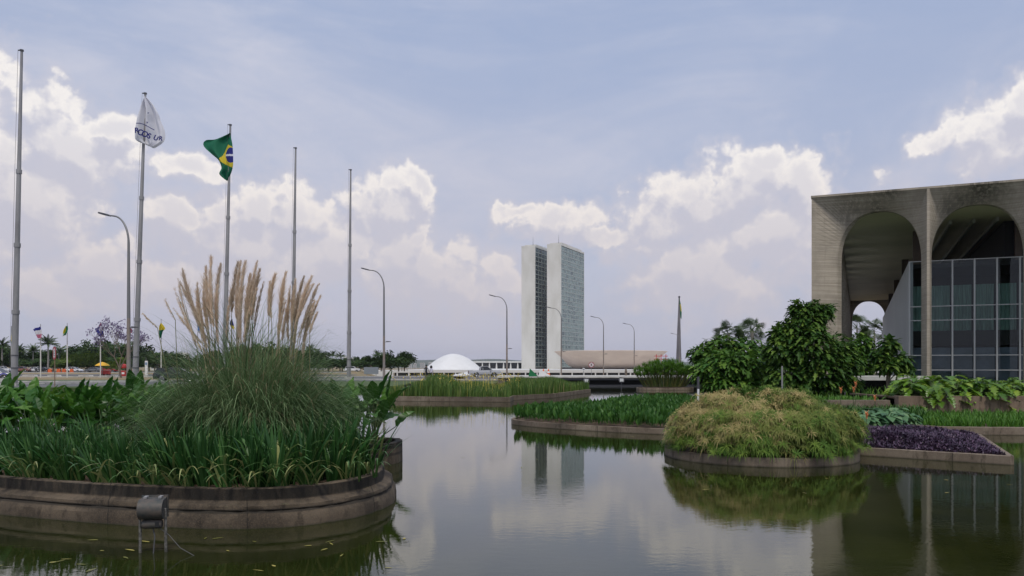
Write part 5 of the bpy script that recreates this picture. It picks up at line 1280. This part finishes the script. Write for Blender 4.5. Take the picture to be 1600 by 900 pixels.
def make_car(kind, paint, label, two_tone=None):
    body, cab = BODY[kind]; T_ = empty('parked_car' if True else '', (0, 0, 0), 0, label, 'car'); W_ = .86; pm = PAINT[paint]; xw = 1.38; rz = .33
    # lower body with wheel arches
    pts = []
    b = MB(); lower = [p for p in body]
    bot = []
    for cx in (xw, -xw):
        bot += [(cx+.42*math.cos(a), max(.26, .32+.42*math.sin(a))) for a in [math.pi*k/8 for k in range(9)]]
    prof = lower+bot
    n = len(prof); vs = []
    for s in (-1, 1): vs += [(p[0], s*(W_ if .4 < p[1] < .9 else W_-.05), p[1]) for p in prof]
    tr = tessellate_polygon([[Vector((p[0], p[1], 0)) for p in prof]])
    fs = [tuple(t) for t in tr]+[tuple(i+n for i in t[::-1]) for t in tr]+[(i, (i+1) % n, (i+1) % n+n, i+n) for i in range(n)]
    b.add(vs, fs); b.build('body', pm, T_)
    f = side_panel(cab, W_-.06, W_-.24, cab[0][1])
    def shell(prof_, dz, inset, name, mat, lift=0):
        bb = MB(); n_ = len(prof_); v = [(f(p, -1)[0], f(p, -1)[1]+inset, f(p, -1)[2]+lift) for p in prof_]+[(f(p, 1)[0], f(p, 1)[1]-inset, f(p, 1)[2]+lift) for p in prof_]
        bb.add(v, [tuple(range(n_-1, -1, -1)), tuple(range(n_, 2*n_))]+[(i, (i+1) % n_, (i+1) % n_+n_, i+n_) for i in range(n_)]); return bb.build(name, mat, T_)
    shell(cab, 0, 0, 'windows', M['dark_glass'])
    top = [p for p in cab if p[1] > cab[0][1]+.3]; rb = MB()
    v = [(p[0], -f(p, 1)[1]-.012, p[1]+.012) for p in top]+[(p[0], f(p, 1)[1]+.012, p[1]+.012) for p in top]+[(p[0], -f(p, 1)[1]-.012, p[1]-.05) for p in top]+[(p[0], f(p, 1)[1]+.012, p[1]-.05) for p in top]; m_ = len(top)
    rb.add(v, [(i, i+1, m_+i+1, m_+i) for i in range(m_-1)]+[(2*m_+i, 2*m_+i+1, i+1, i) for i in range(m_-1)]+[(m_+i, m_+i+1, 3*m_+i+1, 3*m_+i) for i in range(m_-1)]+[(0, m_, 3*m_, 2*m_), (m_-1, 2*m_-1, 4*m_-1, 3*m_-1)])
    rb.build('roof', pm, T_)
    pb = MB()
    for xm in ((-.35,) if kind != 'wagon' else (-.4, -1.3)):
        for s in (-1, 1):
            a = f((xm, cab[0][1]), s); c = f((xm, 1.42), s); pb.tube([(a[0], a[1]+.01*s, a[2]), (c[0], c[1]+.01*s, c[2])], .035, 4)
    for i in (0, len(cab)-2):
        for s in (-1, 1):
            a, c = f(cab[i], s), f(cab[i+1], s); pb.tube([(a[0], a[1]+.006*s, a[2]), (c[0], c[1]+.006*s, c[2])], .04, 4)
    pb.build('pillars', pm, T_)
    for cx in (xw, -xw):
        for s in (-1, 1):
            w = empty('wheel', (cx, s*(W_-.1), .33)); w.parent = T_
            t = MB(); t.tube([(0, -.11, 0), (0, -.1, 0), (0, .1, 0), (0, .11, 0)], [.29, .33, .33, .29], 20); t.build('tyre', M['rubber'], w)
            r_ = MB(); y = s*.112
            for k in range(5):
                a = 2*math.pi*k/5; r_.prism([(.05*math.cos(a-.6), .05*math.sin(a-.6)), (.2*math.cos(a-.18), .2*math.sin(a-.18)), (.2*math.cos(a+.18), .2*math.sin(a+.18)), (.05*math.cos(a+.6), .05*math.sin(a+.6))], y-.008, y+.008)
            r_.lathe([(.2, 0), (.22, .012), (.235, 0)], 18); r_.v[-54:] = [(v_[0], y+v_[2]*s, v_[1]) for v_ in r_.v[-54:]]
            r_.build('rim', M['chrome'], w)
    for s in (-1, 1):
        x = body[-2][0]; h = MB(); h.box(x-.25, x+.01, s*.62-.16, s*.62+.16, .62, .76); h.build('headlight', M['lens'], T_)
        x = body[1][0]; h = MB(); h.box(x-.01, x+.1, s*.68-.1, s*.68+.1, .66, .84); h.build('tail_light', M['amber'], T_)
        h = MB(); h.box(.75, .92, s*(W_+.09)-.08, s*(W_+.09)+.08, .95, 1.07); h.build('mirror', pm, T_)
    if two_tone:
        h = MB()
        for s in (-1,):
            for q in (xw,):
                arc = [(q+.44*math.cos(a), .32+.44*math.sin(a)) for a in [math.pi*k/10 for k in range(11)]]; out = [(q+.6*math.cos(a), .32+.56*math.sin(a)) for a in [math.pi*k/10 for k in range(10, -1, -1)]]
                pr = arc+out; h.prism(pr, s*(W_+.002)-.004, s*(W_+.002)+.004)
        h.build('livery_stripe', PAINT[two_tone], T_)
    return T_
CARS = [ # kind, paint, px centre, base distance, heading deg, label
 ('sedan', 'white', -8, 88, 4, 'white car with a blue marking around the wheel at the left picture edge', 'blue'),
 ('wagon', 'dark', 277, 84, 14, 'dark car half hidden behind the left side of the pampas grass', None),
 ('pickup', 'silver', 757, 124, 10, 'silver double cab vehicle driving on the road below the dome', None),
 ('suv', 'white', 5, 232, 0, 'white off-road car parked at the far left', None),
 ('suv', 'brown', 35, 236, 0, 'reddish brown pickup-like car parked right of the thick left pole', None),
 ('sedan', 'white', 53, 240, 180, 'small white car parked second right of the brown one', None),
 ('sedan', 'dark', 68, 240, 0, 'dark car parked left of the orange barriers', None),
 ('wagon', 'white', 116, 222, 0, 'white estate car parked right of the green flag pole', None),
 ('sedan', 'grey', 146, 232, 180, 'grey car parked just left of the yellow parasol', None),
 ('sedan', 'red', 171, 236, 0, 'red car parked right of the yellow parasol', None),
 ('suv', 'white', 551, 245, 0, 'white car parked far off right of the fifth flagpole', None)]
for kind, paint, px, D, hd, lab, tt in CARS:
    c = make_car(kind, paint, lab, tt); c.location = ((px-800)*D/1244.4, D, GZ+.006); c.rotation_euler.z = R(hd)
    if D < 130: c.name = 'car'
# orange barriers
bp_ = MB(); bp_.prism([(-.5, 0), (.5, 0), (.4, .35), (.4, .8), (.25, 1.0), (-.25, 1.0), (-.4, .8), (-.4, .35)], -.25, .25); bm_ = bp_.mesh('traffic_barrier', M['orange'])
for i, x in enumerate((78, 86.5, 90, 97)): tag(place(bm_, 'traffic_barrier', None, ((x-800)*205/1244.4, 205+i*1.5, GZ)), 'orange plastic barrier standing left of the white estate car', 'barrier', 'orange barriers in the car park')
# parasol with cart
PAx = seen(160, 570, 118); PA = empty('parasol', (PAx[0], 118, GZ), 0, 'yellow parasol over a street vendor cart', 'parasol')
b = MB(); b.tube([(0, 0, 0), (0, 0, 2.25)], .03, 8); b.build('pole', M['galv'], PA)
b = MB(); b.lathe([(1.05, 1.72), (.75, 1.95), (.35, 2.18), (.02, 2.28), (.33, 2.12), (.72, 1.9)], 10); b.build('canopy', M['yellow'], PA)
VC = empty('vendor_cart', (PAx[0]+.3, 118.4, GZ), 0, 'small dark red vendor cart with wheels under the yellow parasol', 'cart'); b = MB(); b.box(-.6, .6, -.3, .3, .45, 1.05); b.build('box', M['red'], VC)
b = MB(); b.box(-.65, .65, -.34, .34, 1.052, 1.1); b.build('counter', M['white_paint'], VC)
for x in (-.4, .4): b = MB(); b.tube([(x, -.32, .25), (x, .32, .25)], .25, 16); b.build('wheel', M['rubber'], VC)
# red kiosk
KX = seen(193.5, 578, 120); KI = empty('red_kiosk', (KX[0], 120, GZ), 0, 'narrow red public telephone hood on a post by the jacaranda', 'telephone')
b = MB(); b.tube([(.0, .1, 0), (.0, .1, 1.9)], .05, 8); b.build('post', M['galv'], KI)
b = MB(); b.lathe([(.42, 1.35), (.47, 1.6), (.4, 1.85), (.2, 1.98), (.01, 2.0)], 16); b.build('hood', M['red'], KI)
b = MB(); b.box(-.35, .35, -.25, .25, .02, 1.0); b.build('cabinet', M['red'], KI); b = MB(); b.box(-.2, .2, -.256, -.25, .45, .75); b.build('white_panel', M['white_paint'], KI)
TX = seen(228.8, 575, 125); b = MB(); TO = empty('white_totem', (TX[0], 125, GZ), 0, 'upright white totem sign left of the dark half hidden car', 'totem sign'); b.box(-.2, .2, -.1, .1, .3, 2.5); b.build('panel', M['white_paint'], TO)
b = MB(); b.box(-.14, .14, -.106, -.1, 1.85, 2.25); b.build('emblem', material('totem_blue', (.15, .25, .4), .5), TO); b = MB(); b.box(-.26, .26, -.16, .16, 0, .3); b.build('footing', M['kerb'], TO)
# oblong red traffic plate
SX = seen(85, 540, 62); SG = empty('traffic_plate', (SX[0], 62, GZ), R(-38), 'oblong red traffic plate with white centre on a rusty post', 'traffic sign')
b = MB(); b.tube([(0, .03, 0), (0, .03, 2.4)], .035, 8); b.build('post', M['rust'], SG)
def rrect(w, h, r, n=6):
    p = []
    for cx, cz, a0 in ((w-r, h-r, 0), (-w+r, h-r, 90), (-w+r, -h+r, 180), (w-r, -h+r, 270)):
        p += [(cx+r*math.cos(R(a0+90*i/n)), cz+r*math.sin(R(a0+90*i/n))) for i in range(n+1)]
    return p
def plate(root, name, w, h, r, zc, y0, y1, m, cx=0):
    b = MB(); b.prism([(cx+x, zc+z) for x, z in rrect(w, h, r)][::-1], y0, y1); return b.build(name, m, root)
SIGNR = material('sign_red', (.33, .03, .04), .45)
plate(SG, 'plate', .27, .5, .2, 2.62, -.012, .012, SIGNR)
plate(SG, 'white_field', .15, .38, .12, 2.62, -.016, -.0125, M['white_paint'])
for z, h in ((2.62, .2),): plate(SG, 'letter_bar', .035, h, .01, z, -.02, -.0165, M['black'], -.05)
for z in (2.43, 2.62, 2.81): plate(SG, 'letter_arm', .07, .03, .01, z, -.021, -.0167, M['black'], .03)
for z in (2.93, 2.3): plate(SG, 'ring', .06, .045, .03, z, -.021, -.0168, SIGNR)
# round signs on the far road
def round_sign(px, py, D, dia, label, red=True):
    p = seen(px, py, D); S_ = empty('round_sign', (p[0], D, GZ), 0, label, 'traffic sign'); h = p[2]-GZ
    b = MB(); b.tube([(0, .03, 0), (0, .03, h)], .035, 6); b.build('post', M['galv'], S_)
    b = MB(); b.tube([(0, -.01, h), (0, .01, h)], dia/2, 24); b.build('disc', M['white_paint'], S_)
    if red:
        for r1, r0 in ((dia*.5, dia*.4),):
            b = MB(); n = 24
            vs = [(r_*math.cos(2*math.pi*k/n), -.014, h+r_*math.sin(2*math.pi*k/n)) for r_ in (r0, r1) for k in range(n)]; b.add(vs, [(k, (k+1) % n, n+(k+1) % n, n+k) for k in range(n)]); b.build('red_ring', SIGNR, S_)
        for s in (-1, 1): b = MB(); b.tube([(-s*dia*.28, -.016, h-dia*.28), (s*dia*.28, -.016, h+dia*.28)], .03, 4); b.build('cross_bar', SIGNR, S_)
        b = MB(); b.tube([(0, -.018, h-dia*.22), (0, -.018, h+dia*.22)], .05, 4); b.build('letter_bar', M['black'], S_)
    else:
        b = MB(); b.tube([(-.12, -.016, h), (.12, -.016, h)], .05, 4); b.build('dark_mark', M['galv_dark'], S_)
round_sign(924, 570, 118, .85, 'round white sign with red ring and red cross in front of the bowl'); round_sign(912, 577, 118, .42, 'small round white sign just left of the red crossed sign', False)
# back of a direction board
DX = seen(580, 578, 132); DB = empty('direction_board', (DX[0], 132, GZ), 0, 'back of a grey rectangular road board left of the second street lamp', 'road sign')
b = MB(); b.box(-1.2, 1.2, -.03, .03, .35, 1.5); b.build('board', material('board_grey', (.2, .23, .26), .5), DB)
for x in (-.8, .8): b = MB(); b.tube([(x, .07, 0), (x, .07, 1.55)], .05, 6); b.build('post', M['galv'], DB)
# cones
def cone(px, D, lab):
    T_ = empty('traffic_cone', ((px-800)*D/1244.4, D, .99), 0, lab, 'traffic cone'); b = MB(); b.lathe([(.2, .03), (.05, .7), (.01, .72)], 12); b.build('cone', M['orange'], T_)
    b = MB(); b.lathe([(.152, .3), (.115, .48)], 12); b.build('white_band', M['white_paint'], T_); b = MB(); b.box(-.27, .27, -.27, .27, 0, .03); b.build('base', M['black'], T_)
cone(849, 84, 'left orange and white traffic cone below the left tower'); cone(857, 84.5, 'right orange and white traffic cone below the towers')
# triangular pennants on the deck
for px, D, m_, lab in ((826, 79.6, FGR2, 'small green triangular panel beside the pond bridge'), (843, 80, M['white_paint'], 'small white triangular panel beside the pond bridge')):
    b = MB(); b.prism([(0, 0), (.95, 0), (.12, .8)], -.03, .03) if m_ is FGR2 else b.prism([(-.1, 0), (1.2, 0), (0, .75)], -.03, .03)
    tag(b.build('triangular_panel', m_, loc=((px-800)*D/1244.4, D, .985)), lab, 'panel')
# bollard on the deck
tag((lambda b: (b.lathe([(.14, 0), (.14, .5), (.09, .62), (.11, .75), (.01, .82)], 12), b.build('bollard', M['bark'], loc=((978-800)*88/1244.4, 88, .985)))[1])(MB()), 'short dark bollard on the deck in front of the bowl', 'bollard')
# small floodlights in the water near the bridge
for px, D, lab in ((916, 70, 'dark floodlight on a post in the water left of the other one near the bridge'), (971, 74, 'small pale floodlight on a post in the water nearer the papyrus')):
    F = empty('pond_floodlight', ((px-800)*D/1244.4, D, 0), 0, lab, 'floodlight'); b = MB(); b.tube([(0, 0, -.8), (0, 0, .5)], .04, 6); b.build('post', M['galv_dark'], F)
    b = MB(); b.prism([(-.2, .5), (.2, .5), (.28, .62), (.22, .92), (-.18, .98), (-.26, .7)], -.15, .15); b.build('housing', M['galv_dark'], F); b = MB(); b.box(-.17, .17, -.155, -.151, .58, .86); b.build('lens', M['lens'], F)
F = empty('bed_floodlight', (seen(640, 605, 46.5)[0], 46.2, .3), 0, 'black floodlight box among the reeds at the left end of the far planter', 'floodlight'); b = MB(); b.prism([(-.25, .12), (.22, .05), (.3, .5), (.1, .68), (-.25, .6)], -.2, .2); b.build('housing', M['black'], F); b = MB(); b.tube([(-.0, 0, -.05), (0, 0, .2)], .04, 6); b.build('stand', M['black'], F)

# ------------------------------------------------------------------ foreground floodlight standing in the pond
FLM = material('weathered_grey_paint', (.03, .04, .04), .6, var=(.1, .08, .065), vscale=8, detail=6)
FP = seen(238, 800, 8.35)
FL = empty('pond_floodlight', (FP[0], 8.35, .085), R(8), 'grey barrel shaped floodlight on two legs in front of the big left planter', 'floodlight')
FL.scale = (.82, .82, .82)
b = MB(); n = 28; sec = []
for k in range(n+1):
    a = R(75+210*k/n); sec.append((.13*math.cos(a)*1.05, .13*math.sin(a)+.455))
sec = [(x, z) for x, z in sec]+[(.1, .35), (.1, .6)]
vs = [(-.15, x, z) for x, z in sec]+[(.15, x, z) for x, z in sec]
# axis along local x; the rounded back faces the viewer, the flat lens the plants
vs = [(p[0], p[1], p[2]) for p in vs]; m_ = len(sec)
b.add(vs, [tuple(range(m_)), tuple(range(2*m_-1, m_-1, -1))]+[(i, i+m_, (i+1) % m_+m_, (i+1) % m_) for i in range(m_)]); auto_smooth(b.build('housing', FLM, FL), 40)
b = MB(); b.box(-.16, .165, .1, .125, .335, .615); b.build('lens_frame', FLM, FL)
b = MB(); b.box(-.14, .14, .126, .13, .36, .59); b.build('lens', M['lens'], FL)
for x in (-.09, .09): b = MB(); b.box(x-.02, x+.02, .0, .13, .588, .612); b.build('clip', M['galv'], FL)
b = MB(); b.tube([(-.12, .0, .265), (-.1, .0, .265), (.1, 0, .265), (.12, 0, .265)], [.05, .062, .062, .05], 16); auto_smooth(b.build('ballast_box', FLM, FL), 40)
b = MB(); b.box(.05, .1, -.066, -.03, .235, .295); b.build('rating_plate', M['black'], FL)
for x in (-.155, .16):
    b = MB(); b.tube([(x, .03, -.7), (x*.98, .02, .2), (x, .0, .46)], [.018, .018, .015], 10); b.build('leg', material('peeling_leg_paint', (.2, .19, .17), .8, var=(.05, .05, .045), vscale=22), FL)
b = MB(); b.tube([(.0, .02, .22), (.03, .0, .1), (.02, -.05, -.2), (0, -.08, -.6)], .008, 6); b.tube([(.05, .0, .24), (.2, .0, .12), (.38, -.15, -.02), (.6, -.25, -.12)], .004, 6); b.build('cable', M['galv_dark'], FL)

# ------------------------------------------------------------------ two people on the road verge
def person(loc, rz, joints, radii, edges, mats, pick, label, hair):
    me = bpy.data.meshes.new('person'); me.from_pydata(joints, edges, []); o = bpy.data.objects.new('person', me); link(o)
    sk = o.modifiers.new('skin', 'SKIN'); sk.use_smooth_shade = True; o.modifiers.new('sub', 'SUBSURF').levels = 1
    for v, r_ in zip(me.skin_vertices[0].data, radii): v.radius = (r_, r_*.8)
    me.skin_vertices[0].data[0].use_root = True
    dg = bpy.context.evaluated_depsgraph_get(); nm = bpy.data.meshes.new_from_object(o.evaluated_get(dg)); bpy.data.objects.remove(o)
    nm.materials.clear()
    for m_ in mats: nm.materials.append(m_)
    for p in nm.polygons: p.material_index = pick(p.center); p.use_smooth = True
    o = place(nm, 'person', None, loc, rz); tag(o, label, 'person')
    b = MB(); hair(b); b.build('hair', M['hair'], o, smooth=True); return o
M['hair'] = material('dark_hair', (.015, .012, .01), .7); SK = material('skin', (.2, .11, .07), .6); M['navy'] = material('dark_shirt', (.02, .02, .025), .8); M['trouser'] = material('dark_trousers', (.015, .016, .022), .8); M['blouse'] = material('lilac_white_blouse', (.6, .58, .68), .8)
def body(stride, arm, male):
    s = 1 if male else .93; w = .19 if male else .165
    J = [(0,0,.95),(0,0,1.12),(0,0,1.32),(0,0,1.46),(0,0,1.53),(0,-.01,1.62),(0,0,1.74),
         (-w,0,1.42),(-w-.05,arm*.06,1.16),(-w-.04,arm*.16,.93),(-w-.03,arm*.19,.84),(w,0,1.42),(w+.05,-arm*.06,1.16),(w+.04,-arm*.1,.93),(w+.03,-arm*.12,.84),
         (-.09,0,.88),(-.1,-stride*.16,.5),(-.1,-stride*.2,.09),(-.1,-stride*.2-.14,.04),(.09,0,.88),(.1,stride*.14,.5),(.1,stride*.3,.12),(.1,stride*.3-.13,.05)]
    Rr = [.15,.13,.16,.09,.055,.095,.085,.065,.05,.04,.045,.065,.05,.04,.045,.1,.07,.045,.04,.1,.07,.045,.04]
    E = [(0,1),(1,2),(2,3),(3,4),(4,5),(5,6),(3,7),(7,8),(8,9),(9,10),(3,11),(11,12),(12,13),(13,14),(0,15),(15,16),(16,17),(17,18),(0,19),(19,20),(20,21),(21,22)]
    return [tuple(c*s for c in j) for j in J], [r_*s for r_ in Rr], E
for px, D, mal, lab in ((666, 92.6, True, 'person in dark clothes walking on the verge, left of the other walker'), (673.8, 93.0, False, 'person in a pale blouse and dark trousers walking beside the darker one')):
    J, Rr, E = body(1 if mal else -1, 1, mal); sc_ = 1 if mal else .93
    def pick(c, mal=mal, sc_=sc_):
        z = c.z/sc_
        if z > 1.5: return 0
        if z > .98 and (abs(c.x) < .17 or z > (.98 if mal else 1.2)): return 1
        if abs(c.x) > .19 and z < 1.2: return 0
        return 2
    def hair(b, mal=mal, sc_=sc_):
        if mal: b.lathe([(.085, 1.62), (.103, 1.68), (.09, 1.77), (.05, 1.82), (.01, 1.83)], 12, (0, .02, 0))
        else: b.lathe([(.11, 1.36), (.15, 1.46), (.15, 1.56), (.12, 1.66), (.06, 1.72), (.01, 1.735)], 12, (0, .04, 0))
    person(((px-800)*D/1244.4, D, GZ), R(10), J, Rr, E, [SK, M['navy'] if mal else M['blouse'], M['trouser']], pick, lab, hair)
# floating leaf scraps on the pond

rL = random.Random(91); fm = leafmat('floating_leaf', (.09, .1, .02), (.3, .25, .08), (.16, .15, .04), .5, 0, .4)
for i in range(46):
    if i < 30: x, y = rL.uniform(-5.5, -1.2), rL.uniform(6.6, 9.1)
    elif i < 38: x, y = rL.uniform(2.6, 8.5), rL.uniform(12, 14.3)
    else: x, y = rL.uniform(-1.2, 4), rL.uniform(9, 24)
    b = MB(); b.rv = rL.random(); b.leaf((0, 0, .004), (1, 0, .02), (0, 0, 1), rL.uniform(.05, .16), rL.uniform(.015, .035), 0, 0, .1)
    o = b.build('floating_leaf', fm, loc=(x, y, 0)); o.rotation_euler.z = rL.uniform(0, 6.28); tag(o, 'small fallen leaf floating on the dark pond', 'leaf', 'fallen leaves floating on the pond')
